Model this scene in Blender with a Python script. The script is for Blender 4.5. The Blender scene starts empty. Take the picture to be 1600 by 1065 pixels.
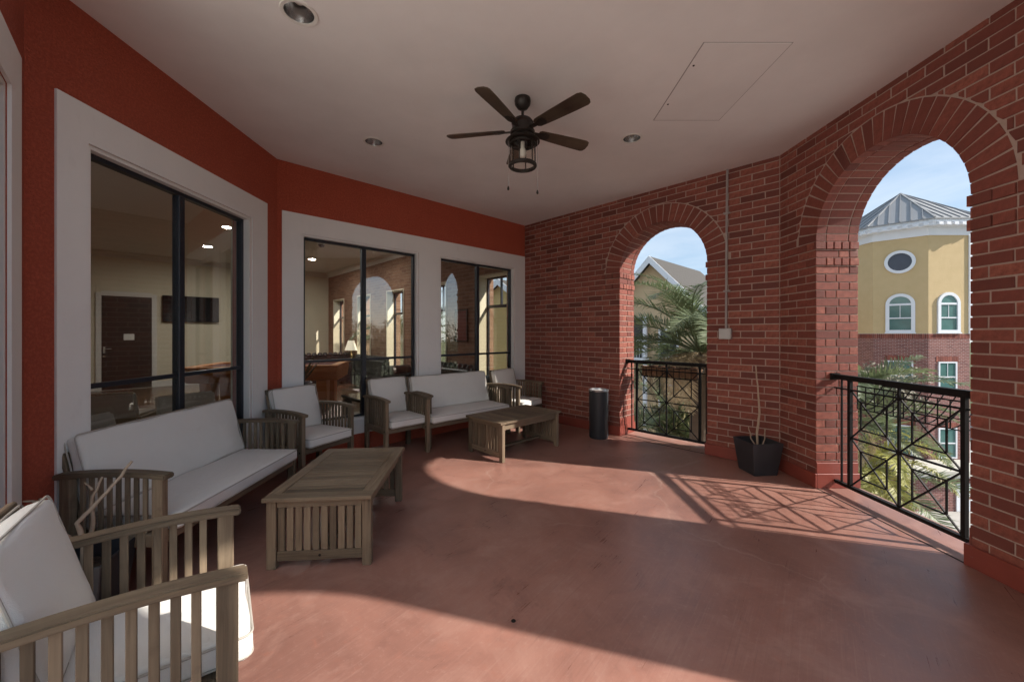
import bpy, bmesh, math, random
from mathutils import Vector, Matrix
from mathutils.geometry import tessellate_polygon
random.seed(7)
R = math.radians
scn = bpy.context.scene
COL = scn.collection

# ------------------------------------------------------------------ camera
CAM = Vector((0, 0, 1.45)); FPX = 614.0; CX = 806.0; CY = 521.0
cd = bpy.data.cameras.new('camera'); cam = bpy.data.objects.new('camera', cd); COL.objects.link(cam)
cam.location = CAM; cam.rotation_euler = (R(90), 0, 0)
cd.sensor_width = 36; cd.lens = 36 * FPX / 1600
cd.shift_x = -(CX - 800) / 1600; cd.shift_y = (CY - 532.5) / 1600
cd.clip_start = 0.02; cd.clip_end = 2000
scn.camera = cam

# ------------------------------------------------------------------ light
SUN = Vector((-1.43, 0.43, -1.0)).normalized()       # direction the light travels
sl = bpy.data.lights.new('sun', 'SUN'); sl.energy = 2.0; sl.angle = R(0.9); sl.color = (1, .93, .84)
so = bpy.data.objects.new('sun', sl); COL.objects.link(so)
so.rotation_euler = SUN.to_track_quat('-Z', 'Y').to_euler(); so.location = (20, -6, 15)

w = bpy.data.worlds.new('World'); scn.world = w; w.use_nodes = True
nt = w.node_tree; nt.nodes.clear()
n_out = nt.nodes.new('ShaderNodeOutputWorld'); n_bg = nt.nodes.new('ShaderNodeBackground')
n_sky = nt.nodes.new('ShaderNodeTexSky'); n_sky.sky_type = 'NISHITA'; n_sky.sun_disc = False
n_sky.sun_elevation = math.asin(-SUN.z); n_sky.sun_rotation = math.atan2(-SUN.x, -SUN.y)
n_sky.air_density = 1.0; n_sky.dust_density = 0.25; n_sky.ozone_density = 1.5
tc = nt.nodes.new('ShaderNodeTexCoord'); mp = nt.nodes.new('ShaderNodeMapping'); mp.inputs['Scale'].default_value = (1.2, 1.2, 5.0)
nz = nt.nodes.new('ShaderNodeTexNoise'); nz.inputs['Scale'].default_value = 2.2; nz.inputs['Detail'].default_value = 7; nz.inputs['Roughness'].default_value = .58
nz.inputs['Distortion'].default_value = .6
cr = nt.nodes.new('ShaderNodeValToRGB'); cr.color_ramp.elements[0].position = .36; cr.color_ramp.elements[1].position = .66
cr.color_ramp.elements[0].color = (.86, 1.16, 1.52, 1); cr.color_ramp.elements[1].color = (1.50, 1.66, 1.84, 1)
mixc_fac = .88
mixc = nt.nodes.new('ShaderNodeMix'); mixc.data_type = 'RGBA'

nt.links.new(tc.outputs['Generated'], mp.inputs['Vector']); nt.links.new(mp.outputs['Vector'], nz.inputs['Vector'])
nt.links.new(nz.outputs['Fac'], cr.inputs['Fac']); nt.links.new(cr.outputs['Color'], mixc.inputs['B']); mixc.inputs['Factor'].default_value = mixc_fac
nt.links.new(n_sky.outputs['Color'], mixc.inputs['A']); nt.links.new(mixc.outputs['Result'], n_bg.inputs['Color'])
n_bg.inputs['Strength'].default_value = 0.118
nt.links.new(n_bg.outputs['Background'], n_out.inputs['Surface'])

scn.view_settings.view_transform = 'Standard'; scn.view_settings.look = 'None'
scn.view_settings.gamma = 1; scn.view_settings.exposure = 1.98
scn.render.engine = 'CYCLES'
scn.cycles.use_denoising = True
scn.cycles.max_bounces = 12; scn.cycles.diffuse_bounces = 6; scn.cycles.use_adaptive_sampling = True; scn.cycles.adaptive_threshold = .02; scn.cycles.glossy_bounces = 4
scn.cycles.transmission_bounces = 6; scn.cycles.transparent_max_bounces = 16
scn.cycles.sample_clamp_indirect = 6; scn.cycles.caustics_reflective = False; scn.cycles.caustics_refractive = False

# ------------------------------------------------------------------ materials
MATS = {}
def nodes_of(name):
    m = bpy.data.materials.new(name); m.use_nodes = True; MATS[name] = m
    t = m.node_tree; b = t.nodes['Principled BSDF']
    return m, t, b
def mixrgb(t, fac, a, b, mode='MIX'):
    n = t.nodes.new('ShaderNodeMix'); n.data_type = 'RGBA'; n.blend_type = mode
    for sock, v in (('Factor', fac), ('A', a), ('B', b)):
        if hasattr(v, 'links') or hasattr(v, 'is_linked'): t.links.new(v, n.inputs[sock])
        elif isinstance(v, (int, float)): n.inputs[sock].default_value = v
        else: n.inputs[sock].default_value = (*v[:3], 1)
    return n.outputs['Result']
def noise(t, scale, detail=4, rough=.55, vec=None, coord='Object', stretch=(1, 1, 1), dist=0):
    tcn = t.nodes.new('ShaderNodeTexCoord'); mpn = t.nodes.new('ShaderNodeMapping'); mpn.inputs['Scale'].default_value = stretch
    t.links.new(vec if vec is not None else tcn.outputs[coord], mpn.inputs['Vector'])
    n = t.nodes.new('ShaderNodeTexNoise'); n.inputs['Scale'].default_value = scale; n.inputs['Detail'].default_value = detail
    n.inputs['Roughness'].default_value = rough; n.inputs['Distortion'].default_value = dist
    t.links.new(mpn.outputs['Vector'], n.inputs['Vector'])
    return n.outputs['Fac']
def ramp(t, fac, p0, p1, c0=(0, 0, 0), c1=(1, 1, 1)):
    n = t.nodes.new('ShaderNodeValToRGB'); e = n.color_ramp.elements
    e[0].position = p0; e[1].position = p1; e[0].color = (*c0, 1); e[1].color = (*c1, 1)
    t.links.new(fac, n.inputs['Fac']); return n.outputs['Color']
def bump(t, b, h, strength=.3, dist=.01):
    n = t.nodes.new('ShaderNodeBump'); n.inputs['Strength'].default_value = strength; n.inputs['Distance'].default_value = dist
    t.links.new(h, n.inputs['Height']); t.links.new(n.outputs['Normal'], b.inputs['Normal'])
def simple(name, c, rough=.6, var=.12, scale=12, bmp=0, bscale=60, metal=0, spec=None, coord='Object'):
    m, t, b = nodes_of(name)
    f = noise(t, scale, coord=coord)
    col = mixrgb(t, f, tuple(x * (1 - var) for x in c), tuple(min(1, x * (1 + var)) for x in c))
    t.links.new(col, b.inputs['Base Color']); b.inputs['Roughness'].default_value = rough; b.inputs['Metallic'].default_value = metal
    if spec is not None: b.inputs['Specular IOR Level'].default_value = spec
    if bmp: bump(t, b, noise(t, bscale, 5, coord=coord), bmp, .01)
    return m
def objrand(t):
    return t.nodes.new('ShaderNodeObjectInfo').outputs['Random']

# brick: every piece carries its own tone in the face attribute "tone"
def brick_mat(name, dark, mid, light):
    m, t, b = nodes_of(name)
    at = t.nodes.new('ShaderNodeAttribute'); at.attribute_name = 'tone'
    n = t.nodes.new('ShaderNodeValToRGB'); e = n.color_ramp.elements
    e[0].position = 0; e[0].color = (*dark, 1); e[1].position = 1; e[1].color = (*light, 1)
    k = e.new(.5); k.color = (*mid, 1)
    t.links.new(at.outputs['Fac'], n.inputs['Fac'])
    f = noise(t, 26, 5, .65); g = noise(t, 90, 4, .6)
    col = mixrgb(t, ramp(t, f, .3, .75), n.outputs['Color'], tuple(x * .62 for x in mid))
    col = mixrgb(t, ramp(t, g, .66, .82), col, (.34, .25, .22))
    blot = noise(t, 3.2, 5, .6)
    col = mixrgb(t, ramp(t, blot, .64, .85, (0, 0, 0), (.4, .4, .4)), col, (.40, .31, .27))
    t.links.new(col, b.inputs['Base Color']); b.inputs['Roughness'].default_value = .78
    bump(t, b, noise(t, 55, 6, .7), .55, .008)
    return m
brick_mat('brick', (.125, .034, .026), (.250, .066, .045), (.365, .118, .078))
m, t, b = nodes_of('mortar')
col = mixrgb(t, noise(t, 30, 5, .7), (.31, .22, .18), (.47, .36, .305)); t.links.new(col, b.inputs['Base Color']); b.inputs['Roughness'].default_value = .95
bump(t, b, noise(t, 120, 5), .5, .005)
# procedural brick pattern for far / unseen walls
def brick_tex(name, c1, c2, mortar, w=.235, h=.066, ms=.011, plane='xz', rough=.85):
    m, t, b = nodes_of(name)
    tcn = t.nodes.new('ShaderNodeTexCoord'); sep = t.nodes.new('ShaderNodeSeparateXYZ'); t.links.new(tcn.outputs['Object'], sep.inputs[0])
    cmb = t.nodes.new('ShaderNodeCombineXYZ')
    t.links.new(sep.outputs['X' if plane == 'xz' else 'Y'], cmb.inputs[0]); t.links.new(sep.outputs['Z'], cmb.inputs[1])
    n = t.nodes.new('ShaderNodeTexBrick'); n.inputs['Scale'].default_value = 1; n.inputs['Brick Width'].default_value = w + ms
    n.inputs['Row Height'].default_value = h + ms; n.inputs['Mortar Size'].default_value = ms / 2; n.inputs['Mortar Smooth'].default_value = .1
    n.inputs['Color1'].default_value = (*c1, 1); n.inputs['Color2'].default_value = (*c2, 1); n.inputs['Mortar'].default_value = (*mortar, 1)
    t.links.new(cmb.outputs[0], n.inputs['Vector'])
    col = mixrgb(t, .25, n.outputs['Color'], mixrgb(t, noise(t, 9, 5), tuple(x * .5 for x in c1), c2))
    t.links.new(col, b.inputs['Base Color']); b.inputs['Roughness'].default_value = rough
    inv = t.nodes.new('ShaderNodeMath'); inv.operation = 'SUBTRACT'; inv.inputs[0].default_value = 1; t.links.new(n.outputs['Fac'], inv.inputs[1])
    bump(t, b, inv.outputs[0], .4, .006)
    return m
brick_tex('brick_pattern', (.20, .052, .038), (.30, .088, .062), (.50, .38, .32))
brick_tex('brick_lounge', (.17, .085, .05), (.30, .17, .105), (.30, .22, .16))
brick_tex('brick_tower', (.14, .045, .04), (.26, .10, .085), (.44, .37, .34), w=.21, h=.065, ms=.014)

m, t, b = nodes_of('stucco_red')
f = noise(t, 5, 5, .6); col = mixrgb(t, f, (.47, .090, .046), (.60, .128, .066))
col = mixrgb(t, ramp(t, noise(t, 62, 5, .7), .46, .60, (.45, .45, .45), (0, 0, 0)), col, (.30, .045, .024))
col = mixrgb(t, ramp(t, noise(t, 2.1, 6, .65), .62, .80, (0, 0, 0), (.35, .35, .35)), col, (.23, .04, .03))
t.links.new(col, b.inputs['Base Color']); b.inputs['Roughness'].default_value = .8
bump(t, b, noise(t, 75, 6, .7), 1.0, .022)
m, t, b = nodes_of('skirting_red')
col = mixrgb(t, noise(t, 7, 5), (.19, .040, .028), (.27, .060, .042)); col = mixrgb(t, ramp(t, noise(t, 24, 6, .7), .68, .78), col, (.22, .15, .13))
t.links.new(col, b.inputs['Base Color']); b.inputs['Roughness'].default_value = .45; bump(t, b, noise(t, 40, 4), .15, .004)
m, t, b = nodes_of('trim_white')
col = mixrgb(t, noise(t, 3, 6, .6), (.71, .715, .715), (.81, .805, .79)); col = mixrgb(t, ramp(t, noise(t, 11, 6, .7, stretch=(1, 1, .25)), .6, .85, (0, 0, 0), (.3, .3, .3)), col, (.45, .43, .41))
t.links.new(col, b.inputs['Base Color']); b.inputs['Roughness'].default_value = .6; bump(t, b, noise(t, 70, 5), .2, .004)
m, t, b = nodes_of('ceiling_paint')
col = mixrgb(t, ramp(t, noise(t, .9, 7, .62), .3, .7), (.70, .675, .665), (.81, .785, .775)); t.links.new(col, b.inputs['Base Color']); b.inputs['Roughness'].default_value = .9
bump(t, b, noise(t, 140, 5, .6), .12, .004)
# stained, sealed concrete
m, t, b = nodes_of('stained_concrete')
f1 = noise(t, .55, 9, .60, dist=.9); f2 = noise(t, 2.6, 9, .68, dist=.7); f3 = noise(t, 34, 7, .72); f4 = noise(t, 11, 8, .7, dist=.5)
base = mixrgb(t, ramp(t, f1, .34, .64), (.205, .098, .078), (.375, .180, .138))
base = mixrgb(t, ramp(t, f2, .50, .68, (0, 0, 0), (.60, .60, .60)), base, (.40, .225, .180))
base = mixrgb(t, ramp(t, f2, .30, .46, (.65, .65, .65), (0, 0, 0)), base, (.185, .088, .072))
base = mixrgb(t, ramp(t, f4, .56, .70, (0, 0, 0), (.45, .45, .45)), base, (.34, .135, .095))
base = mixrgb(t, ramp(t, f3, .56, .74, (0, 0, 0), (.40, .40, .40)), base, (.43, .28, .235))
tcn = t.nodes.new('ShaderNodeTexCoord'); vr = t.nodes.new('ShaderNodeVectorRotate'); vr.rotation_type = 'Z_AXIS'; vr.inputs['Angle'].default_value = R(38); t.links.new(tcn.outputs['Object'], vr.inputs['Vector'])
brush = noise(t, 4.0, 5, .6, vec=vr.outputs[0], stretch=(26, .7, 1), dist=.4)
base = mixrgb(t, ramp(t, brush, .54, .76, (0, 0, 0), (.26, .26, .26)), base, (.45, .30, .25))
base = mixrgb(t, ramp(t, brush, .28, .44, (.30, .30, .30), (0, 0, 0)), base, (.16, .075, .062))
vo = t.nodes.new('ShaderNodeTexVoronoi'); vo.feature = 'DISTANCE_TO_EDGE'; vo.inputs['Scale'].default_value = .55
nv = t.nodes.new('ShaderNodeTexNoise'); nv.inputs['Scale'].default_value = 3.0; nv.inputs['Detail'].default_value = 6
va2 = t.nodes.new('ShaderNodeVectorMath'); va2.operation = 'MULTIPLY_ADD'; va2.inputs[1].default_value = (.35, .35, 0); t.links.new(nv.outputs['Color'], va2.inputs[0]); t.links.new(tcn.outputs['Object'], va2.inputs[2]); t.links.new(tcn.outputs['Object'], nv.inputs['Vector'])
t.links.new(va2.outputs[0], vo.inputs['Vector'])
ck = ramp(t, vo.outputs['Distance'], .0015, .006, (1, 1, 1), (0, 0, 0)); ckm = mixrgb(t, 1.0, ck, ramp(t, noise(t, .9, 4, .6), .48, .60, (0, 0, 0), (.34, .34, .34)), 'MULTIPLY')
base = mixrgb(t, ckm, base, (.50, .36, .30))
dst = noise(t, 120, 3, .5)
base = mixrgb(t, ramp(t, dst, .70, .76, (0, 0, 0), (.5, .5, .5)), base, (.12, .06, .05))
gn = t.nodes.new('ShaderNodeMix'); gn.data_type = 'RGBA'; gn.blend_type = 'MULTIPLY'; gn.inputs['Factor'].default_value = 1; gn.inputs['B'].default_value = (1.0, 1.03, 1.03, 1); t.links.new(base, gn.inputs['A'])
t.links.new(gn.outputs['Result'], b.inputs['Base Color'])
rr = ramp(t, mixrgb(t, .5, f2, brush), .3, .7, (.22, .22, .22), (.52, .52, .52)); t.links.new(rr, b.inputs['Roughness'])
b.inputs['Specular IOR Level'].default_value = .6
bump(t, b, mixrgb(t, .45, mixrgb(t, .5, f3, brush), f4), .22, .006)

def wood(name, axis, c0=(.098, .068, .044), c1=(.225, .166, .110), rough=.62):
    m, t, b = nodes_of(name)
    st = {'x': (1.2, 22, 22), 'y': (22, 1.2, 22), 'z': (22, 22, 1.2)}[axis]
    oi = objrand(t)
    tcn = t.nodes.new('ShaderNodeTexCoord'); va = t.nodes.new('ShaderNodeVectorMath'); va.operation = 'ADD'
    sc = t.nodes.new('ShaderNodeMath'); sc.operation = 'MULTIPLY'; sc.inputs[1].default_value = 37; t.links.new(oi, sc.inputs[0])
    t.links.new(tcn.outputs['Object'], va.inputs[0]); t.links.new(sc.outputs[0], va.inputs[1])
    g = noise(t, 2.2, 7, .62, vec=va.outputs[0], stretch=st, dist=.8); h = noise(t, 3.1, 4, .5, vec=va.outputs[0])
    col = mixrgb(t, ramp(t, g, .3, .72), c0, c1)
    col = mixrgb(t, ramp(t, h, .35, .75, (0, 0, 0), (.6, .6, .6)), col, (.195, .152, .104))
    br = t.nodes.new('ShaderNodeMapRange'); t.links.new(oi, br.inputs[0]); br.inputs[3].default_value = .62; br.inputs[4].default_value = 1.28
    stn = noise(t, 9, 5, .65, vec=va.outputs[0])
    col = mixrgb(t, ramp(t, stn, .58, .78, (0, 0, 0), (.55, .55, .55)), col, (.075, .055, .040))
    hs = t.nodes.new('ShaderNodeHueSaturation'); t.links.new(br.outputs[0], hs.inputs['Value']); t.links.new(col, hs.inputs['Color'])
    t.links.new(hs.outputs['Color'], b.inputs['Base Color']); b.inputs['Roughness'].default_value = rough
    b.inputs['Specular IOR Level'].default_value = .3
    bump(t, b, g, .22, .004)
    return m
for a in 'xyz': wood('wood_' + a, a)
m, t, b = nodes_of('cushion')
col = mixrgb(t, noise(t, 4, 5, .6), (.72, .70, .66), (.80, .785, .75)); col = mixrgb(t, ramp(t, noise(t, 9, 6, .7), .62, .8, (0, 0, 0), (.3, .3, .3)), col, (.55, .50, .43))
t.links.new(col, b.inputs['Base Color']); b.inputs['Roughness'].default_value = .9; b.inputs['Sheen Weight'].default_value = .15
wv = noise(t, 420, 2); fl = noise(t, 5, 6, .62, dist=1.2); fo = noise(t, 2.4, 4, .6, stretch=(1, 3.5, 1.5), dist=1.5)
bump(t, b, mixrgb(t, .8, wv, mixrgb(t, .5, fl, fo)), .5, .035)
simple('piping', (.42, .39, .35), .85)
simple('black_metal', (.012, .011, .011), .6, .3, 20, .08, 120, spec=.15)
simple('black_frame', (.014, .017, .026), .38, .2, 8)
simple('bronze', (.022, .016, .013), .4, .3, 14, metal=.3)
wood('fan_wood', 'x', (.028, .014, .009), (.060, .031, .020), .5)
simple('planter_plastic', (.022, .023, .028), .5, .2, 10, .05, 200)
simple('soil', (.05, .035, .025), .95, .4, 40, .8, 60)
m, t, b = nodes_of('driftwood')
col = mixrgb(t, noise(t, 14, 6, .7, stretch=(1, 1, .3)), (.26, .18, .12), (.52, .42, .32)); t.links.new(col, b.inputs['Base Color']); b.inputs['Roughness'].default_value = .85
bump(t, b, noise(t, 40, 5, .7), .6, .006)
simple('can_metal', (.45, .45, .46), .3, .1, 12, metal=.9)
simple('chrome', (.72, .72, .72), .22, .05, 8, metal=1)
simple('conduit_grey', (.32, .29, .28), .5, .1, 8)
simple('box_grey', (.46, .46, .45), .5, .1, 10)
simple('coco_liner', (.16, .085, .045), .95, .45, 30, .9, 90)
simple('cream_wall', (.66, .60, .46), .85, .06, 2, .06, 120)
simple('lounge_white', (.68, .66, .62), .8, .05, 3)
simple('dark_wood', (.030, .018, .013), .35, .4, 6)
simple('tan_panel', (.33, .23, .13), .6)
simple('orange_wood', (.60, .25, .085), .35, .25, 6)
simple('felt', (.10, .035, .03), .95)
simple('leather_dark', (.035, .030, .030), .42, .4, 9, .35, 30)
simple('leather_tan', (.30, .22, .15), .5, .2, 9)
simple('fabric_pale', (.55, .51, .45), .9, .1, 9)
simple('brass_nail', (.62, .45, .22), .25, .05, metal=1)
simple('screen_black', (.006, .006, .008), .12, .1)
simple('paper', (.75, .74, .70), .8, .05)
simple('blue_pot', (.06, .10, .15), .35)
simple('poster_red', (.17, .03, .022), .5, .6, 9)
m, t, b = nodes_of('lounge_floor')
col = mixrgb(t, noise(t, 2, 6, .6, stretch=(1, 9, 1)), (.085, .045, .026), (.17, .095, .055)); t.links.new(col, b.inputs['Base Color']); b.inputs['Roughness'].default_value = .22
m, t, b = nodes_of('lamp_shade'); b.inputs['Base Color'].default_value = (.8, .76, .66, 1); b.inputs['Emission Color'].default_value = (1, .85, .6, 1); b.inputs['Emission Strength'].default_value = .12
m, t, b = nodes_of('light_disc'); b.inputs['Base Color'].default_value = (.9, .9, .9, 1); b.inputs['Emission Color'].default_value = (1, .96, .90, 1); b.inputs['Emission Strength'].default_value = 120
def glass(name, tint=(1, 1, 1), refl=1.0, ior=1.5):
    m = bpy.data.materials.new(name); m.use_nodes = True; MATS[name] = m; t = m.node_tree; t.nodes.clear()
    o = t.nodes.new('ShaderNodeOutputMaterial'); mx = t.nodes.new('ShaderNodeMixShader'); tr = t.nodes.new('ShaderNodeBsdfTransparent'); gl = t.nodes.new('ShaderNodeBsdfGlossy')
    lwt = t.nodes.new('ShaderNodeLayerWeight'); lwt.inputs['Blend'].default_value = .5
    pw = t.nodes.new('ShaderNodeMath'); pw.operation = 'POWER'; pw.inputs[1].default_value = 5; t.links.new(lwt.outputs['Facing'], pw.inputs[0])
    r0 = ((ior - 1) / (ior + 1)) ** 2
    fr = t.nodes.new('ShaderNodeMath'); fr.operation = 'MULTIPLY_ADD'; fr.inputs[1].default_value = 1 - r0; fr.inputs[2].default_value = r0; t.links.new(pw.outputs[0], fr.inputs[0])
    tr.inputs['Color'].default_value = (*tint, 1); gl.inputs['Roughness'].default_value = 0.0; gl.inputs['Color'].default_value = (refl, refl, refl, 1)
    t.links.new(fr.outputs[0], mx.inputs[0]); t.links.new(tr.outputs[0], mx.inputs[1]); t.links.new(gl.outputs[0], mx.inputs[2]); t.links.new(mx.outputs[0], o.inputs['Surface'])
    return m
glass('window_glass', (.93, .94, .93), 1.0, 1.85)
glass('clear_glass', (.92, .90, .86), 1.0, 1.45)
# outdoors
m, t, b = nodes_of('stucco_yellow')
col = mixrgb(t, noise(t, 3, 6, .6), (.48, .355, .185), (.57, .43, .24)); t.links.new(col, b.inputs['Base Color']); b.inputs['Roughness'].default_value = .9; bump(t, b, noise(t, 22, 6, .7), .5, .02)
simple('siding_beige', (.52, .39, .24), .85, .08, 2, .2, 30)
simple('siding_yellow', (.52, .39, .18), .85, .08, 2, .2, 30)
simple('paint_white', (.70, .72, .76), .55, .06, 2)
simple('metal_roof', (.27, .275, .285), .6, .12, 1.5, spec=.3)
simple('shingle', (.075, .068, .062), .95, .25, 12, .6, 18)
simple('tower_pane', (.07, .16, .15), .12, .5, 1.2)
simple('dark_pane', (.045, .05, .07), .12, .3, 2)
simple('stone_cap', (.50, .48, .42), .8, .1, 3)
simple('recess_shade', (.06, .055, .05), .8)
simple('concrete', (.42, .40, .37), .9, .12, 2, .2, 30)
m, t, b = nodes_of('ground_grass')
col = mixrgb(t, noise(t, .35, 6, .6), (.055, .075, .025), (.12, .12, .05)); t.links.new(col, b.inputs['Base Color']); b.inputs['Roughness'].default_value = 1; bump(t, b, noise(t, 9, 6, .7), .6, .05)
simple('asphalt', (.055, .055, .057), .9, .2, 3, .3, 60)
def leaf_mat(name, c0, c1, trans=.25):
    m, t, b = nodes_of(name)
    oi = objrand(t); f = noise(t, 5, 4)
    col = mixrgb(t, f, c0, c1); br = t.nodes.new('ShaderNodeMapRange'); t.links.new(oi, br.inputs[0]); br.inputs[3].default_value = .7; br.inputs[4].default_value = 1.25
    hs = t.nodes.new('ShaderNodeHueSaturation'); t.links.new(br.outputs[0], hs.inputs['Value']); t.links.new(col, hs.inputs['Color'])
    t.links.new(hs.outputs['Color'], b.inputs['Base Color']); b.inputs['Roughness'].default_value = .5
    tr = t.nodes.new('ShaderNodeBsdfTranslucent'); t.links.new(hs.outputs['Color'], tr.inputs['Color'])
    mx = t.nodes.new('ShaderNodeMixShader'); mx.inputs[0].default_value = trans
    t.links.new(b.outputs[0], mx.inputs[1]); t.links.new(tr.outputs[0], mx.inputs[2])
    t.links.new(mx.outputs[0], t.nodes['Material Output'].inputs['Surface'])
leaf_mat('palm_green', (.095, .135, .060), (.215, .255, .125))
leaf_mat('palm_yellow', (.26, .27, .06), (.42, .38, .09))
leaf_mat('palm_dry', (.24, .18, .10), (.42, .34, .22))
leaf_mat('leaf_dark', (.035, .05, .018), (.085, .10, .035))
leaf_mat('leaf_olive', (.10, .11, .045), (.20, .19, .085))
leaf_mat('leaf_straw', (.17, .16, .07), (.36, .32, .17))
leaf_mat('leaf_tan', (.13, .11, .06), (.27, .23, .15))
simple('bark', (.12, .085, .06), .95, .3, 8, .8, 20)

# ------------------------------------------------------------------ mesh helpers
class MB:
    def __init__(s): s.v = []; s.f = []; s.tone = []; s.cur = .5
    def add(s, vs, fs):
        o = len(s.v); s.v += [tuple(v) for v in vs]
        for f in fs: s.f.append(tuple(i + o for i in f)); s.tone.append(s.cur)
        return s
    def box(s, x0, x1, y0, y1, z0, z1):
        return s.add([(x0, y0, z0), (x1, y0, z0), (x1, y1, z0), (x0, y1, z0), (x0, y0, z1), (x1, y0, z1), (x1, y1, z1), (x0, y1, z1)],
                     [(0, 3, 2, 1), (4, 5, 6, 7), (0, 1, 5, 4), (1, 2, 6, 5), (2, 3, 7, 6), (3, 0, 4, 7)])
    def beam(s, p, q, wd, th, up=(0, 0, 1)):
        p = Vector(p); q = Vector(q); d = (q - p).normalized(); up = Vector(up)
        if abs(d.dot(up)) > .99: up = Vector((0, 1, 0))
        a = d.cross(up).normalized() * wd / 2; c = a.normalized().cross(d).normalized() * th / 2
        vs = [p - a - c, p + a - c, p + a + c, p - a + c, q - a - c, q + a - c, q + a + c, q - a + c]
        return s.add(vs, [(0, 3, 2, 1), (4, 5, 6, 7), (0, 1, 5, 4), (1, 2, 6, 5), (2, 3, 7, 6), (3, 0, 4, 7)])
    def tube(s, pts, rad, n=8, caps=True):
        pts = [Vector(p) for p in pts]
        rads = rad if isinstance(rad, (list, tuple)) else [rad] * len(pts)
        rings = []; prev = None
        for i, p in enumerate(pts):
            d = (pts[min(i + 1, len(pts) - 1)] - pts[max(i - 1, 0)]).normalized()
            if prev is None:
                a = d.orthogonal().normalized()
            else:
                a = (prev - d * prev.dot(d)); a = a.normalized() if a.length > 1e-6 else d.orthogonal().normalized()
            prev = a; bb = d.cross(a)
            rings.append([p + (a * math.cos(2 * math.pi * k / n) + bb * math.sin(2 * math.pi * k / n)) * rads[i] for k in range(n)])
        vs = [v for r in rings for v in r]; fs = []
        for i in range(len(pts) - 1):
            for k in range(n): fs.append((i * n + k, i * n + (k + 1) % n, (i + 1) * n + (k + 1) % n, (i + 1) * n + k))
        if caps: fs += [tuple(range(n))[::-1], tuple((len(pts) - 1) * n + k for k in range(n))]
        return s.add(vs, fs)
    def lathe(s, prof, n=24, c=(0, 0, 0)):
        vs = []; fs = []
        for r, z in prof:
            for k in range(n): vs.append((c[0] + r * math.cos(2 * math.pi * k / n), c[1] + r * math.sin(2 * math.pi * k / n), c[2] + z))
        for i in range(len(prof) - 1):
            for k in range(n): fs.append((i * n + k, i * n + (k + 1) % n, (i + 1) * n + (k + 1) % n, (i + 1) * n + k))
        if prof[0][0] > 1e-6: pass
        return s.add(vs, fs)
    def prism(s, poly, fn, a, b_):
        """poly: 2d outline, fn(u, v, w) -> 3d, extruded w from a to b_"""
        n = len(poly)
        vs = [fn(u, v, a) for u, v in poly] + [fn(u, v, b_) for u, v in poly]
        fs = [tuple(range(n))[::-1], tuple(range(n, 2 * n))] + [(i, (i + 1) % n, n + (i + 1) % n, n + i) for i in range(n)]
        return s.add(vs, fs)
    def piece(s, front, back, inset=.003):
        """one brick: front outline (3d), extruded along vector back, with a small chamfer round the front face"""
        front = [Vector(p) for p in front]; back = Vector(back); n = len(front); c = sum(front, Vector()) / n
        d = back.normalized()
        f0 = [p + (c - p).normalized() * min(inset * 1.4, (c - p).length * .4) for p in front]
        f1 = [p + d * inset for p in front]; f2 = [p + back for p in front]
        fs = [tuple(range(n))]
        for i in range(n):
            j = (i + 1) % n
            fs += [(i, n + i, n + j, j), (n + i, 2 * n + i, 2 * n + j, n + j)]
        return s.add(f0 + f1 + f2, fs)
    def mesh(s, name, bevel=0, smooth=False, seg=1, recalc=True):
        me = bpy.data.meshes.new(name); me.from_pydata(s.v, [], s.f)
        bm = bmesh.new(); bm.from_mesh(me)
        if bevel: bmesh.ops.bevel(bm, geom=bm.edges[:], offset=bevel, segments=seg, affect='EDGES', clamp_overlap=True)
        if recalc: bmesh.ops.recalc_face_normals(bm, faces=bm.faces[:])
        if smooth:
            for f in bm.faces: f.smooth = True
        bm.to_mesh(me); bm.free()
        if not bevel and len(me.polygons) == len(s.tone):
            at = me.attributes.new('tone', 'FLOAT', 'FACE'); at.data.foreach_set('value', s.tone)
        me.update(); return me
    def build(s, name, mat, parent=None, bevel=0, smooth=False, seg=1, **kw):
        me = s.mesh(name, bevel, smooth, seg)
        if mat: me.materials.append(MATS[mat])
        if smooth == 'auto': pass
        return link(name, me, parent, **kw)
def link(name, me, parent=None, loc=None, rz=None):
    o = bpy.data.objects.new(name, me); COL.objects.link(o)
    if parent is not None: o.parent = parent
    if loc is not None: o.location = loc
    if rz is not None: o.rotation_euler = (0, 0, rz)
    return o
def tag(o, label, cat, group=None, kind=None):
    o['label'] = label; o['category'] = cat
    if group: o['group'] = group
    if kind: o['kind'] = kind
    return o
def empty(name, loc=(0, 0, 0), rz=0):
    o = bpy.data.objects.new(name, None); o.empty_display_size = .1; COL.objects.link(o); o.location = loc; o.rotation_euler = (0, 0, rz); return o
def struct(o): o['kind'] = 'structure'; return o
def copy_tree(o, parent=None):
    c = o.copy(); COL.objects.link(c)
    if parent is not None: c.parent = parent
    for ch in list(o.children): copy_tree(ch, c)
    return c
def smooth_by_angle(me, ang=40):
    me.set_sharp_from_angle(angle=R(ang)) if hasattr(me, 'set_sharp_from_angle') else None
def smooth(o, ang=40):
    for p in o.data.polygons: p.use_smooth = True
    smooth_by_angle(o.data, ang); return o

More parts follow.
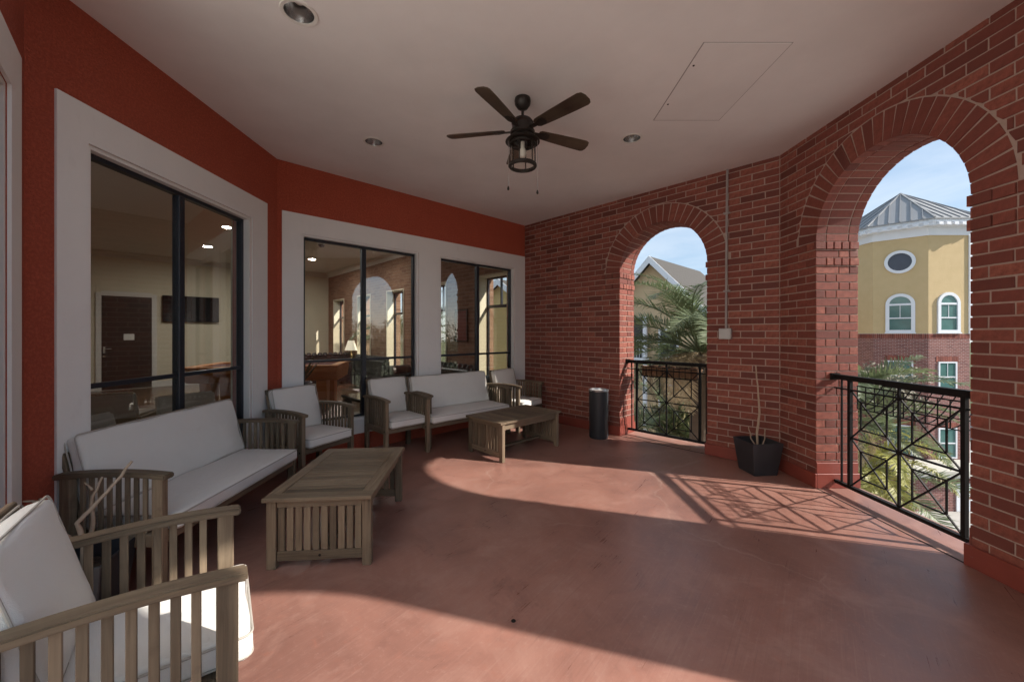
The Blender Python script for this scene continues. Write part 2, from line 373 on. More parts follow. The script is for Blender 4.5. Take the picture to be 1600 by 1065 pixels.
def slab(name, loops, a, b_, fn, mat, parent=None):
    """flat slab from outline loops (first the rim, then holes) with thickness a..b_, fn maps (u,v,w)->xyz"""
    cu = bpy.data.curves.new(name, 'CURVE'); cu.dimensions = '2D'; cu.fill_mode = 'BOTH'; cu.extrude = abs(b_ - a) / 2
    for lp in loops:
        sp = cu.splines.new('POLY'); sp.points.add(len(lp) - 1)
        for p, (u, v) in zip(sp.points, lp): p.co = (u, v, 0, 1)
        sp.use_cyclic_u = True
    tmp = bpy.data.objects.new('tmp', cu); COL.objects.link(tmp)
    dg = bpy.context.evaluated_depsgraph_get()
    me = bpy.data.meshes.new_from_object(tmp.evaluated_get(dg)); bpy.data.objects.remove(tmp); bpy.data.curves.remove(cu)
    mid = (a + b_) / 2
    for v in me.vertices: v.co = fn(v.co.x, v.co.y, v.co.z + mid)
    bm = bmesh.new(); bm.from_mesh(me); bmesh.ops.remove_doubles(bm, verts=bm.verts[:], dist=1e-5); bmesh.ops.recalc_face_normals(bm, faces=bm.faces[:])
    for f in bm.faces: f.smooth = False
    bm.to_mesh(me); bm.free(); me.name = name; me.materials.clear(); me.materials.append(MATS[mat])
    return link(name, me, parent)
XZ = lambda u, v, w_: (u, w_, v)
XY = lambda u, v, w_: (u, v, w_)
rect = lambda x0, x1, z0, z1: [(x0, z0), (x1, z0), (x1, z1), (x0, z1)]

# ------------------------------------------------------------------ plan of the porch
ZC = 3.35
AF = Vector((-2.54, 2.03)); AB = Vector((-2.60, 4.28)); BC = Vector((.158, 6.93)); CDc = Vector((2.82, 4.20)); DE = Vector((2.85, 1.95)); EF = Vector((.13, -.80))
def frame_of(p0, p1):
    d = p1 - p0; return (p0.x, p0.y, 0), math.atan2(d.y, d.x), d.length
def local_to_world(p0, rz, x, y, z): return Vector((p0[0] + x * math.cos(rz) - y * math.sin(rz), p0[1] + x * math.sin(rz) + y * math.cos(rz), z))
def project(p):
    d = p - CAM
    if d.y < .05: return None
    return (CX + FPX * d.x / d.y, CY - FPX * d.z / d.y)

# floor, extended under the openings
def offs(p, q, d):
    t_ = (q - p).normalized(); return Vector((t_.y, -t_.x)) * -d
rim = [(AF.x - .05, AF.y), (AB.x - .05, AB.y + .03), (BC.x, BC.y + .02), (BC.x + .30, BC.y + .30), (CDc.x + .41, CDc.y + .17), (DE.x + .41, DE.y - .17), (EF.x + .3, EF.y - .3), (EF.x - .3, EF.y - .3)]
floor = struct(slab('floor', [rim], -.30, 0, XY, 'stained_concrete'))
mb = MB()   # saw-cut joints along the brick walls
for p, q, d in ((CDc, DE, -.004), (BC, CDc, -.004)):
    t_ = (q - p).normalized(); n_ = Vector((-t_.y, t_.x)) * d
    a0 = p + n_; a1 = q + n_
    mb.beam((a0.x, a0.y, .0012), (a1.x, a1.y, .0012), .012, .0024)
simple('joint_dark', (.02, .012, .012), .9)
mb.build('floor_joint', 'joint_dark', floor)
mb = MB(); mb.lathe([(0, .003), (.011, .003), (.0125, .0008)], 14, (-.012, 1.985, 0)); mb.build('floor_plug', 'black_metal', floor)

# ceiling with holes for the recessed lights
LIGHTS = [(-1.285, 2.33), (-1.41, 3.90), (1.13, 3.83)]
circ = lambda cx, cy, r, n=28: [(cx + r * math.cos(2 * math.pi * k / n), cy + r * math.sin(2 * math.pi * k / n)) for k in range(n)]
crim = [(AF.x - .02, AF.y - .02), (AB.x - .02, AB.y + .01), (BC.x, BC.y + .02), (CDc.x + .02, CDc.y + .01), (DE.x + .02, DE.y), (DE.x - 1.0, DE.y - 1.0), (1.0, .55), (0, .96), (-1.76, 1.49), (-2.42, 1.80)]  # unseen rear edge cut back to let sky light in
ceiling = struct(slab('ceiling', [crim] + [circ(x, y, .083) for x, y in LIGHTS], ZC, ZC + .14, XY, 'ceiling_paint'))
crim2 = [(AF.x - .6, AF.y - .4), (AB.x - .6, AB.y + .3), (BC.x, BC.y + .8), (CDc.x + .8, CDc.y + .4), (DE.x + .6, DE.y - .3), (DE.x - .8, DE.y - 1.1), (1.0, .9), (0, 1.5), (-1.76, 2.05)]  # rear cut back too, out of view, to admit light
struct(slab('porch_roof', [crim2], ZC + .30, ZC + .45, XY, 'concrete'))
hat = empty('attic_hatch', (1.52, 3.035, ZC)); tag(hat, 'white rectangular access hatch flush in the ceiling beside the fan', 'hatch')
mb = MB()
for (x0, x1, y0, y1) in ((-.296, -.288, -.471, .471), (.288, .293, -.471, .471), (-.288, .288, -.471, -.467), (-.288, .288, .467, .471)): mb.box(x0, x1, y0, y1, -.0012, .004)
mb.build('hatch_gap_line', 'conduit_grey', hat)  # thin grey strips stand in for the shaded groove round the panel
MB().box(-.287, .287, -.462, .462, -.003, .004).build('hatch_panel', 'ceiling_paint', hat)
mb = MB()
for y_ in (-.25, .22): mb.lathe([(0, -.006), (.007, -.006), (.008, -.003)], 10, (-.26, y_, 0))
mb.build('screw', 'black_metal', hat)
LBL = ['recessed ceiling downlight nearest the camera above the left sofa', 'recessed ceiling downlight left of the fan near the red wall', 'recessed ceiling downlight between the fan and the brick wall']
for (x, y), lb in zip(LIGHTS, LBL):
    e = tag(empty('recessed_light', (x, y, ZC)), lb, 'downlight', 'recessed downlights in the porch ceiling')
    smooth(MB().lathe([(.081, .01), (.081, -.004), (.1, -.006), (.104, -.0005)], 32).build('trim_ring', 'lounge_white', e))
    smooth(MB().lathe([(.080, .0), (.074, .05), (.06, .10), (.035, .125), (0, .13)], 32).build('reflector', 'chrome', e))
    smooth(MB().lathe([(.0, .055), (.02, .058), (.036, .075), (.038, .10), (.03, .122)], 20).build('bulb', 'lounge_white', e))

# ------------------------------------------------------------------ brick walls
CH = .0762; JT = .0106; BL = .245; ZOFF = .030; SPRING = ZOFF + 30 * CH; RING = .228; TH = .40
def brick_wall(name, p0, p1, op, label, u_vis=(0, 99)):
    loc, rz, L = frame_of(p0, p1)
    u0, u1 = op; r = (u1 - u0) / 2; uc = (u0 + u1) / 2
    arch = [(u0 - .0, 0.0005)] + [(uc - (r + .004) * math.cos(a), SPRING + (r + .004) * math.sin(a)) for a in [math.pi * k / 36 for k in range(37)]] + [(u1, .0005)]
    out = [(0, 0.0005), (u0 - .006, 0.0005)] + [(uc - (r + .006) * math.cos(math.pi * k / 40), SPRING + (r + .006) * math.sin(math.pi * k / 40)) for k in range(41)] + [(u1 + .006, .0005), (L, .0005), (L, ZC + .2), (0, ZC + .2)]
    root = slab(name, [out], .006, TH - .006, XZ, 'mortar'); root.location = loc; root.rotation_euler = (0, 0, rz)
    tag(root, label, 'wall', kind='thing')
    rb = random.Random(sum(map(ord, label)) + 5)
    items = []   # (front outline, back vector)
    Re = r + RING + JT
    def clear(u, z0):  # lowest allowed z at u because of the arch ring / opening
        if abs(u - uc) < Re: return SPRING + math.sqrt(max(0, Re * Re - (u - uc) ** 2))
        return -1
    n = int((ZC + .02 - ZOFF) / CH) + 1
    for k in range(n):
        z0 = ZOFF + k * CH + JT / 2; z1 = min(ZOFF + (k + 1) * CH - JT / 2, ZC + .01)
        if z1 - z0 < .015: continue
        below = z1 < SPRING + .01
        spans = [(0, u0), (u1, L)] if below else [(0, L)]
        for (sa, sb) in spans:
            off = (BL / 2 if k % 2 else 0) + rb.uniform(-.006, .006)
            cuts = [sa] + [x for x in [off - BL + i * BL for i in range(int(L / BL) + 4)] if sa + .05 < x < sb - .05] + [sb]
            # quoin stacks beside the opening below the arch: header courses at the impost
            if below and SPRING - k * CH - ZOFF < 4.5 * CH:
                side = sb == u0
                edge = u0 - RING if side else u1 + RING
                if side: cuts = [x for x in cuts if x < edge - .05] + [edge] + ([edge + RING * .5, u0] if (k % 2) else [u0])
                else: cuts = [u1] + ([u1 + RING * .5] if (k % 2) else []) + [edge] + [x for x in cuts if x > edge + .05]
            for a, b_ in zip(cuts[:-1], cuts[1:]):
                ja = JT / 2 if a > sa else (0 if a in (u1,) else JT / 2); jb = JT / 2 if b_ < sb else (0 if b_ == u0 else JT / 2)
                x0 = a + ja + rb.uniform(-.0015, .0015); x1 = b_ - jb + rb.uniform(-.0015, .0015)
                if b_ == u0: x1 = u0
                if a == u1: x0 = u1
                if x1 - x0 < .02: continue
                y = rb.uniform(-.0015, .0012)
                imp = below and abs(k - 29) < .5 or below and abs(k - 27) < .5
                dy = -.010 if imp and (abs(x1 - u0) < RING + .02 or abs(x0 - u1) < RING + .02) else 0
                if below:
                    poly = [(x0, z0), (x1, z0), (x1, z1), (x0, z1)]
                    polys = [poly]
                else:
                    # clip by the arch ring, column by column
                    N = 8; us = [x0 + (x1 - x0) * i / N for i in range(N + 1)]
                    lo = [max(z0, clear(u, z0)) for u in us]
                    if max(lo) <= z0 + 1e-6: polys = [[(x0, z0), (x1, z0), (x1, z1), (x0, z1)]]
                    else:
                        polys = []; run = []
                        for u, l in zip(us, lo):
                            if l < z1 - .004: run.append((u, l))
                            elif run:
                                if len(run) > 1: polys.append(run)
                                run = []
                        if len(run) > 1: polys.append(run)
                        polys = [rn + [(rn[-1][0], z1), (rn[0][0], z1)] for rn in polys if rn[-1][0] - rn[0][0] > .018]
                for pl in polys:
                    j = lambda: rb.uniform(-.0012, .0012)
                    if len(pl) == 4: pl = [(a_ + j(), b2 + j()) for a_, b2 in pl]
                    items.append(([(a_, y + dy, b2) for a_, b2 in pl], (0, .085, 0)))
    # jamb faces
    for side in (0, 1):
        uu = u0 if side == 0 else u1; sg = 1 if side == 0 else -1
        for k in range(0, 30):
            z0 = ZOFF + k * CH + JT / 2; z1 = ZOFF + (k + 1) * CH - JT / 2
            if side == 0: front_w = 0
            pro = .012 if k in (29, 27) else .0
            if k in (29, 27): br = [0.088, .16, .235, .31, TH]
            elif k % 2: br = [.088, .19, TH]
            else: br = [.215, .315, TH]
            a = .088 if k % 2 or k in (29, 27) else .0885
            ys = [0.0] + br
            for ya, yb in zip(ys[:-1], ys[1:]):
                y0 = ya + (JT / 2 if ya > 0 else -.001 - (.010 if pro else 0)); y1 = yb - (JT / 2 if yb < TH else 0)
                x = uu + sg * (rb.uniform(.0005, .003) + pro)
                fr = [(x, y0, z0), (x, y1, z0), (x, y1, z1), (x, y0, z1)]
                items.append((fr, (-sg * .012 - sg * pro, 0, 0)))
    # arch rings
    arch_items = []
    NV = int(round(math.pi * (r + .02) / .0755))
    for i in range(NV):
        a0 = math.pi * i / NV; a1 = math.pi * (i + 1) / NV
        ji = JT * .38 / r; jo = JT * .75 / (r + RING)
        def pt(rad, a): return (uc - rad * math.cos(a), SPRING + rad * math.sin(a))
        for (ya, dep) in ((0, .088), (TH - .088, .088)):
            y = ya + rb.uniform(-.0015, .001)
            q = [pt(r, a0 + ji), pt(r, a1 - ji), pt(r + RING, a1 - jo), pt(r + RING, a0 + jo)]
            arch_items.append(([(u, y, z) for u, z in q], (0, dep, 0)))
        q0 = [pt(r + .001, a0 + ji * 1.2), pt(r + .001, a1 - ji * 1.2)]
        (ua, za), (ub, zb) = q0; am = (a0 + a1) / 2
        y0, y1 = .088 + JT * 1.0, TH - .088 - JT * 1.0
        arch_items.append(([(ua, y0, za), (ub, y0, zb), (ub, y1, zb), (ua, y1, za)], (-.02 * math.cos(am), 0, .02 * math.sin(am))))
    # the 300 bricks that show largest are single pieces, the rest one mesh
    def size(fr):
        ps = [project(local_to_world(loc, rz, *p)) for p in fr]
        if any(p is None for p in ps): return 0
        xs = [min(1600, max(0, p[0])) for p in ps]; ys = [min(1065, max(0, p[1])) for p in ps]
        A = 0
        for i in range(len(xs)): j = (i + 1) % len(xs); A += xs[i] * ys[j] - xs[j] * ys[i]
        return abs(A) / 2
    items.sort(key=lambda it: -size(it[0]))
    rest = MB()
    for idx, (fr, bk) in enumerate(items):
        tone = min(1, max(0, rb.gauss(.5, .30)))
        if idx < 298 and size(fr) > 40:
            c = Vector(fr[0]); mb_ = MB(); mb_.cur = tone
            mb_.piece([Vector(p) - c for p in fr], bk)
            mb_.build('brick', 'brick', root, loc=c)
        else: rest.cur = tone; rest.piece(fr, bk)
    o = rest.build('brick_rows', 'brick', root); o['kind'] = 'stuff'
    for fr, bk in arch_items:
        c = Vector(fr[0]); mb_ = MB(); mb_.cur = min(1, max(0, rb.gauss(.42, .2))); mb_.piece([Vector(p) - c for p in fr], bk); mb_.build('arch_brick', 'brick', root, loc=c)
    # painted skirting, returned into the opening
    e = .022; hsk = .135
    for (xa, xb, uu, s1) in ((0, u0 + .020, u0, 1), (u1 - .020, L, u1, -1)):
        MB().box(xa, xb, -e, -.0015, .0008, hsk).build('skirting', 'skirting_red', root, bevel=.003)
        xr = sorted((uu - s1 * .001, uu + s1 * .020)); MB().box(xr[0], xr[1], -.0012, TH + .01, .0008, hsk + .001).build('jamb_skirting', 'skirting_red', root, bevel=.003)
        xr = sorted((uu - s1 * .001, uu + s1 * .009)); MB().box(xr[0], xr[1], .002, TH - .004, hsk + .0012, hsk + .10).build('jamb_flashing', 'skirting_red', root, bevel=.002)
    return root, loc, rz, L
OPC = (1.885, 3.070); OPD = (.500, 1.742)
wallC, locC, rzC, LC = brick_wall('brick_wall', BC, CDc, OPC, 'red brick wall with the smaller arch, between the red stucco wall and the corner planter')
wallD, locD, rzD, LD = brick_wall('brick_wall', CDc, DE, OPD, 'red brick wall with the large arch at the right edge of the porch')
# outer skin of the two walls, and the third arch wall behind the camera
def arch_slab(name, p0, p1, op, mat, ya, yb, ztop, parent=None, rr=0):
    loc, rz, L = frame_of(p0, p1); u0, u1 = op; r = (u1 - u0) / 2; uc = (u0 + u1) / 2
    out = [(-.0, -.6), (L, -.6), (L, ztop), (0, ztop)]
    hole = [(u0 - rr, 0.001)] + [(uc - (r + rr) * math.cos(math.pi * k / 32), SPRING + (r + rr) * math.sin(math.pi * k / 32)) for k in range(33)] + [(u1 + rr, .001)]
    o = slab(name, [out, hole], ya, yb, XZ, mat, parent)
    if parent is None: o.location = loc; o.rotation_euler = (0, 0, rz)
    return o
arch_slab('outer_skin', BC, CDc, OPC, 'brick_pattern', TH - .004, TH + .004, ZC + .3, wallC, .01)
arch_slab('outer_skin', CDc, DE, OPD, 'brick_pattern', TH - .004, TH + .004, ZC + .3, wallD, .01)
for root_, wl, p_, o1, o2, zt_ in ((wallC, (locC, rzC), CDc, rzC, rzD, ZC + .3), (wallD, (locD, rzD), DE, rzD, math.atan2((EF - DE).y, (EF - DE).x), ZC + .3)):
    Q = [p_, p_ + Vector((-math.sin(o1), math.cos(o1))) * (TH + .004), p_ + Vector((-math.sin(o2), math.cos(o2))) * (TH + .004)]
    c_, s_ = math.cos(-wl[1]), math.sin(-wl[1])
    Q = [((q.x - wl[0][0]) * c_ - (q.y - wl[0][1]) * s_, (q.x - wl[0][0]) * s_ + (q.y - wl[0][1]) * c_) for q in Q]
    MB().prism(Q, lambda u, v, w_: (u, v, w_), -.5, zt_).build('corner_filler', 'brick_pattern', root_)  # unseen wedge added to stop sun leaking through the corner gap
wE = arch_slab('brick_wall', DE, DE.lerp(EF, .64), (.755, 1.95), 'brick_pattern', 0, TH, ZC + .2)
tag(wE, 'red brick arch wall behind the camera', 'wall', kind='thing')

# ------------------------------------------------------------------ red stucco walls with their windows
def window(parent, u0, u1, z0, z1, yd=.055, zrail=1.125):
    """dark metal frame with two lights over two; frame set back yd behind the wall face"""
    fw = .028
    um = (u0 + u1) / 2
    mb_ = MB()
    mb_.box(u0, u0 + fw, yd, yd + .05, z0, z1); mb_.box(u1 - fw, u1, yd, yd + .05, z0, z1)
    mb_.box(u0 + fw, u1 - fw, yd, yd + .05, z1 - fw, z1); mb_.box(u0 + fw, u1 - fw, yd, yd + .05, z0, z0 + fw)
    fr = mb_.build('window', 'black_frame', parent)
    MB().box(um - .028, um + .028, yd - .004, yd + .054, z0 + fw, z1 - fw).build('mullion', 'black_frame', fr, bevel=.004)
    for a, b_ in ((u0 + fw, um - .028), (um + .028, u1 - fw)):
        MB().box(a, b_, yd + .004, yd + .046, zrail - .015, zrail + .015).build('transom_rail', 'black_frame', fr, bevel=.003)
        for za, zb in ((z0 + fw, zrail - .015), (zrail + .015, z1 - fw)):
            MB().box(a, b_, yd + .022, yd + .028, za, zb).build('pane', 'window_glass', fr)
    return fr
def stucco_wall(p0, p1, wins, sur, label, back_mat='cream_wall'):
    loc, rz, L = frame_of(p0, p1)
    zt = ZC + .3; T = .20
    holes = [rect(a, b_, .38, 2.58) for a, b_ in wins]
    root = slab('stucco_wall', [rect(0, L, .0006, zt)] + holes, 0, T - .02, XZ, 'stucco_red'); root.location = loc; root.rotation_euler = (0, 0, rz)
    tag(root, label, 'wall', kind='thing')
    slab('inner_lining', [rect(-.0, L, .0006, 3.55)] + [[(u - .004 if i in (0, 3) else u + .004, z) for i, (u, z) in enumerate(h)] for h in holes], T - .0195, T, XZ, back_mat, root)
    s = slab('window_surround', [rect(sur[0], sur[1], .21, 2.80)] + [rect(a + .001, b_ - .001, .381, 2.579) for a, b_ in wins], -.014, -.0006, XZ, 'trim_white', root)
    s2 = MB()
    for a, b_ in wins:   # stepped inner reveal
        for (x0, x1, z0, z1) in ((a - .0, a + .03, .38, 2.58), (b_ - .03, b_, .38, 2.58), (a + .03, b_ - .03, 2.555, 2.58), (a + .03, b_ - .03, .38, .41)): s2.box(x0, x1, .004, .054, z0, z1)
    s2.build('reveal', 'trim_white', root)
    for a, b_ in wins: window(root, a + .03, b_ - .03, .41, 2.555)
    return root
wallA = stucco_wall(AF, AB, [(.30, 1.815)], (.135, 2.055), 'red stucco wall with one window, behind the long cream sofa at the left')
wallB = stucco_wall(AB, BC, [(.235, 1.725), (2.065, 3.57)], (.045, 3.815), 'red stucco wall with two windows, facing the camera at the back of the porch')
FE = AF.lerp(EF, .16); LF = (AF - FE).length
wallF = stucco_wall(FE, AF, [(.06, LF - .35)], (.0, LF - .15), 'red stucco wall with white window surround at the left picture edge')

# unseen wing wall and terrace added behind the camera to bounce sunlight in
simple('bounce_white', (.80, .79, .76), .85, .05, 3, .3, 60)
simple('bounce_concrete', (.36, .35, .33), .85, .1, 2, .2, 40)
wloc, wrz, wL = frame_of(Vector((-1.25, -7.5)), Vector((-2.62, 1.45)))
wing = MB().box(0, wL, 0, .25, -7.0, 7.5).build('bounce_wing', 'bounce_white', loc=wloc, rz=wrz); tag(wing, 'added white wall behind the camera, unseen, bouncing sunlight into the porch', 'building', kind='thing')
struct(slab('bounce_terrace', [[(-1.3, -7.5), (4.5, -7.5), (4.5, -1.2), (.55, -1.15), (-.5, -1.15), (-2.2, -1.15)]], -.30, -.02, XY, 'bounce_concrete'))
# ------------------------------------------------------------------ lounge behind the windows
locL, rzL = locC, rzC          # frame of the brick wall: lounge runs to negative x
LW = 9.7; HL = 3.55
L2W = lambda x, y: Vector(local_to_world(locL, rzL, x, y, 0)[:2])
cP = L2W(-LW, 0)                                   # far corner
pP = cP + Vector((-.7071, -.7071)) * 9.5
lounge_rim = [(AF.x - .19, AF.y), (AB.x - .19, AB.y + .08), (BC.x - .145, BC.y + .135), tuple(cP), tuple(pP), (pP.x + 3.0, pP.y - 3.0), (-6.6, AF.y)]
struct(slab('lounge_floor', [lounge_rim], -.2, -.002, XY, 'lounge_floor'))
struct(slab('lounge_ceiling', [lounge_rim], HL, HL + .15, XY, 'lounge_white'))
WINS = [(-1.30, -.40), (-3.30, -2.40), (-5.25, -4.30), (-7.2, -6.25), (-9.2, -8.25)]
lw = slab('brick_wall', [rect(-LW - .3, -.002, -.2, HL + .2)] + [rect(a, b_, .25, 2.60) for a, b_ in WINS], 0, TH, XZ, 'brick_lounge'); lw.location = locL; lw.rotation_euler = (0, 0, rzL)
tag(lw, 'brown brick lounge wall with tall windows, seen through the porch glass', 'wall', kind='thing')
for a, b_ in WINS:
    r_ = MB(); r_.box(a, a + .03, -.02, .2, .25, 2.60); r_.box(b_ - .03, b_, -.02, .2, .25, 2.60); r_.box(a + .03, b_ - .03, -.02, .2, 2.57, 2.60); r_.box(a + .03, b_ - .03, -.05, .2, .25, .28)
    fr = r_.build('window', 'cream_wall', lw)
    g_ = MB(); g_.box(a + .03, a + .065, .2, .24, .28, 2.57); g_.box(b_ - .065, b_ - .03, .2, .24, .28, 2.57); g_.box(a + .065, b_ - .065, .2, .24, 2.535, 2.57); g_.box(a + .065, b_ - .065, .2, .24, .28, .315); g_.box(a + .065, b_ - .065, .2, .24, 1.96, 2.02)
    um = (a + b_) / 2; g_.box(um - .015, um + .015, .2, .24, 2.02, 2.535)
    g_.build('frame', 'black_frame', fr)
    MB().box(a + .065, b_ - .065, .218, .222, .315, 1.96).build('pane', 'clear_glass', fr)
def lounge_wall(p, q, label, mat='cream_wall'):
    loc, rz, L = frame_of(p, q)
    o = MB().box(0, L, .0, .15, -.2, HL + .1).build('lounge_wall', mat, loc=loc, rz=rz); tag(o, label, 'wall', kind='thing')
    cr_ = MB(); cr_.prism([(0, HL), (0, HL - .14), (-.02, HL - .14), (-.05, HL - .10), (-.07, HL - .05), (-.12, HL - .02), (-.12, HL)], lambda u, v, w_: (w_, u, v), 0, L); cr_.build('crown_moulding', 'lounge_white', o)
    MB().box(0, L, -.018, -.001, 0, .16).build('baseboard', 'lounge_white', o)
    return o, loc, rz
wP, locP, rzP = lounge_wall(pP, cP, 'cream lounge wall holding the dark door and television')
lounge_wall(Vector((pP.x + 3.0, pP.y - 3.0)), pP, 'cream lounge wall at the far left of the room')
lounge_wall(Vector((AF.x - .2, AF.y)), Vector((-6.6, AF.y)), 'cream lounge wall running left from the porch corner')
lounge_wall(Vector((-6.6, AF.y)), Vector((pP.x + 3.0, pP.y - 3.0)), 'short cream lounge wall at the near left of the room')
cr_ = MB(); cr_.prism([(-.001, HL), (-.001, HL - .14), (-.02, HL - .14), (-.05, HL - .10), (-.07, HL - .05), (-.12, HL - .02), (-.12, HL)], lambda u, v, w_: (w_, u, v), -LW, -.25); cr_.build('crown_moulding', 'lounge_white', lw)
LP = 9.5
def onP(v, z=0, y=0): return local_to_world(locP, rzP, LP - v, y, z)
# door
d = empty('lounge_door', onP(5.05), rzP); tag(d, 'dark panelled door with white casing and paper notice, seen through the left window', 'door')
mb = MB(); mb.box(-.57, -.47, -.03, -.001, 0, 2.50); mb.box(.47, .57, -.03, -.001, 0, 2.50); mb.box(-.47, .47, -.03, -.001, 2.42, 2.54); mb.build('casing', 'lounge_white', d)
MB().box(-.468, .468, -.022, -.002, .01, 2.418).build('door_leaf', 'dark_wood', d)
for (z0, z1) in ((.2, .95), (1.08, 1.72), (1.83, 2.28)): MB().box(-.30, .30, -.03, -.0225, z0, z1).build('door_panel', 'dark_wood', d, bevel=.006)
MB().box(-.07, .13, -.036, -.031, 1.28, 1.44).build('notice', 'paper', d)
mb = MB(); mb.box(-.44, -.40, -.05, -.0225, .95, 1.12); mb.beam((-.42, -.06, 1.06), (-.29, -.06, 1.06), .02, .02); mb.lathe([(0, .03), (.03, .03), (.03, 0)], 12, (-.42, -.04, .86)); mb.build('door_handle', 'chrome', d)
tv = empty('wall_television', onP(3.75, 1.78, -.05), rzP); tag(tv, 'black flat television mounted on the cream lounge wall beside the dark door', 'television')
MB().box(-.62, .62, -.05, .0, 0, .72).build('casing', 'screen_black', tv, bevel=.008)
MB().box(-.60, .60, -.0535, -.0505, .025, .70).build('screen', 'screen_black', tv)
MB().box(-.2, .2, .0005, .049, .2, .5).build('wall_bracket', 'black_metal', tv)
# lounge downlights (lit)
for (x, y), lb in zip([(-5.7, 7.77), (-7.43, 9.48), (-4.03, 9.31), (-5.76, 11.1)], ['nearer of two lit lounge downlights seen through the left window', 'farther of two lit lounge downlights seen through the left window', 'lit lounge downlight seen at the top of the middle window beside the mullion', 'lit lounge downlight seen at the left edge of the middle window']):
    e = empty('lounge_downlight', (x, y, HL)); tag(e, lb, 'downlight', 'lit downlights in the lounge ceiling')
    MB().lathe([(0, -.004), (.085, -.004)], 20).build('lens', 'light_disc', e)
    MB().lathe([(.086, -.001), (.086, -.008), (.115, -.006), (.118, -.001)], 20).build('trim_ring', 'lounge_white', e)
e = empty('smoke_detector', (-4.55, 9.2, HL)); tag(e, 'small dark dome on the lounge ceiling behind the glass', 'detector'); smooth(MB().lathe([(.07, 0), (.07, -.03), (.05, -.075), (0, -.09)], 16).build('dome', 'dark_wood', e)); smooth(MB().lathe([(.085, 0), (.085, -.015), (.07, -.016)], 16).build('base', 'lounge_white', e))
# framed picture on the lounge brick wall
f = empty('framed_picture', local_to_world(locL, rzL, -1.85, 0, 1.62), rzL); tag(f, 'dark red framed picture on the brown brick lounge wall', 'picture')
mb = MB(); mb.box(-.22, -.19, -.03, -.001, -.34, .34); mb.box(.19, .22, -.03, -.001, -.34, .34); mb.box(-.19, .19, -.03, -.001, .31, .34); mb.box(-.19, .19, -.03, -.001, -.34, -.31); mb.build('frame', 'dark_wood', f)
MB().box(-.19, .19, -.012, -.002, -.31, .31).build('canvas', 'poster_red', f)
# pool table
pt = empty('pool_table', (-4.75, 7.75, 0), R(14)); tag(pt, 'orange wooden pool table with dark cloth, seen through the middle windows', 'pool table')
mb = MB(); mb.prism([(-.70, .82), (.70, .82), (.70, .74), (.52, .56), (-.52, .56), (-.70, .74)], lambda u, v, w_: (w_, u, v), -1.25, 1.25); mb.build('cabinet', 'orange_wood', pt, bevel=.01)
MB().box(-1.12, 1.12, -.57, .57, .8205, .828).build('playing_cloth', 'felt', pt)
for (x0, x1, y0, y1) in ((-1.27, 1.27, -.72, -.57), (-1.27, 1.27, .57, .72), (-1.27, -1.12, -.57, .57), (1.12, 1.27, -.57, .57)): MB().box(x0, x1, y0, y1, .8205, .86).build('rail', 'orange_wood', pt, bevel=.01)
for sx in (-1, 1):
    for sy in (-1, 1):
        mb = MB(); mb.prism([(-.17, .56), (.17, .56), (.13, .25), (.11, 0), (-.11, 0), (-.13, .25)], lambda u, v, w_: (sx * .95 + w_, sy * .36 + u, v), -.09, .09); mb.build('leg', 'orange_wood', pt, bevel=.008)
# seats
def stool(x, y, rz, label, back='fabric_pale'):
    s = empty('lounge_chair', (x, y, 0), rz); tag(s, label, 'chair', 'upholstered chairs in the lounge')
    MB().box(-.26, .26, -.26, .24, .42, .53).build('seat', 'leather_tan', s, bevel=.03, seg=2)
    mb = MB(); mb.prism([(.20, .50), (.27, .50), (.35, .79), (.30, .81)], lambda u, v, w_: (w_, u, v), -.26, .26); mb.build('backrest', back, s, bevel=.02, seg=2)
    for sx in (-1, 1):
        for sy in (-1, 1): MB().beam((sx * .22, sy * .21, .42), (sx * .24, sy * .24, 0), .045, .045).build('leg', 'dark_wood', s)
    mb = MB()
    for i in range(15): mb.lathe([(0, .006), (.009, .003), (.011, 0)], 6, (-.245 + i * .035, .345, .79))
    mb.build('nail_trim', 'brass_nail', s)
stool(-3.05, 3.02, R(90), 'tan lounge chair with brass nail trim just behind the left window')
stool(-3.3, 4.1, R(60), 'pale upholstered chair behind the right half of the left window')
stool(-4.6, 4.6, R(200), 'pale lounge chair standing between the left window and pool table')
def lounge_sofa(x, y, rz, W, label):
    s = empty('leather_sofa', (x, y, 0), rz); tag(s, label, 'sofa', 'dark leather sofas in the lounge')
    MB().box(-W / 2, W / 2, -.45, .45, .08, .42).build('base', 'leather_dark', s, bevel=.03, seg=2)
    for sx in (-1, 1): smooth(MB().tube([(sx * (W / 2 - .1), -.45, .56), (sx * (W / 2 - .1), .45, .56)], .12, 14).build('arm', 'leather_dark', s))
    mb = MB(); mb.box(-W / 2 + .1, W / 2 - .1, .22, .42, .4, .82); mb.build('back', 'leather_dark', s, bevel=.05, seg=3)
    n = int(W / .16)
    for k in range(n):
        smooth(MB().lathe([(0, -.08), (.055, -.06), (.08, 0), (.055, .06), (0, .08)], 10, (-W / 2 + .18 + k * (W - .36) / (n - 1), .30, .82)).build('back_roll', 'leather_dark', s))
    for k in range(2): MB().box(-W / 2 + .2 + k * (W - .4) / 2 + .005, -W / 2 + .2 + (k + 1) * (W - .4) / 2 - .005, -.44, .24, .421, .52).build('seat_cushion', 'leather_dark', s, bevel=.03, seg=2)
lounge_sofa(-1.15, 7.9, rzL + R(180), 1.9, 'dark tufted leather sofa behind the right window')
lounge_sofa(-3.5, 10.3, rzL + R(180), 2.0, 'dark tufted leather sofa along the brick lounge wall behind the middle window')
lounge_sofa(-5.5, 11.4, R(45), 2.0, 'dark leather sofa deep in the lounge beyond the pool table')
ct = empty('lounge_coffee_table', (-2.15, 6.6, 0), R(45)); tag(ct, 'low dark glossy coffee table inside the lounge behind the armchair', 'table')
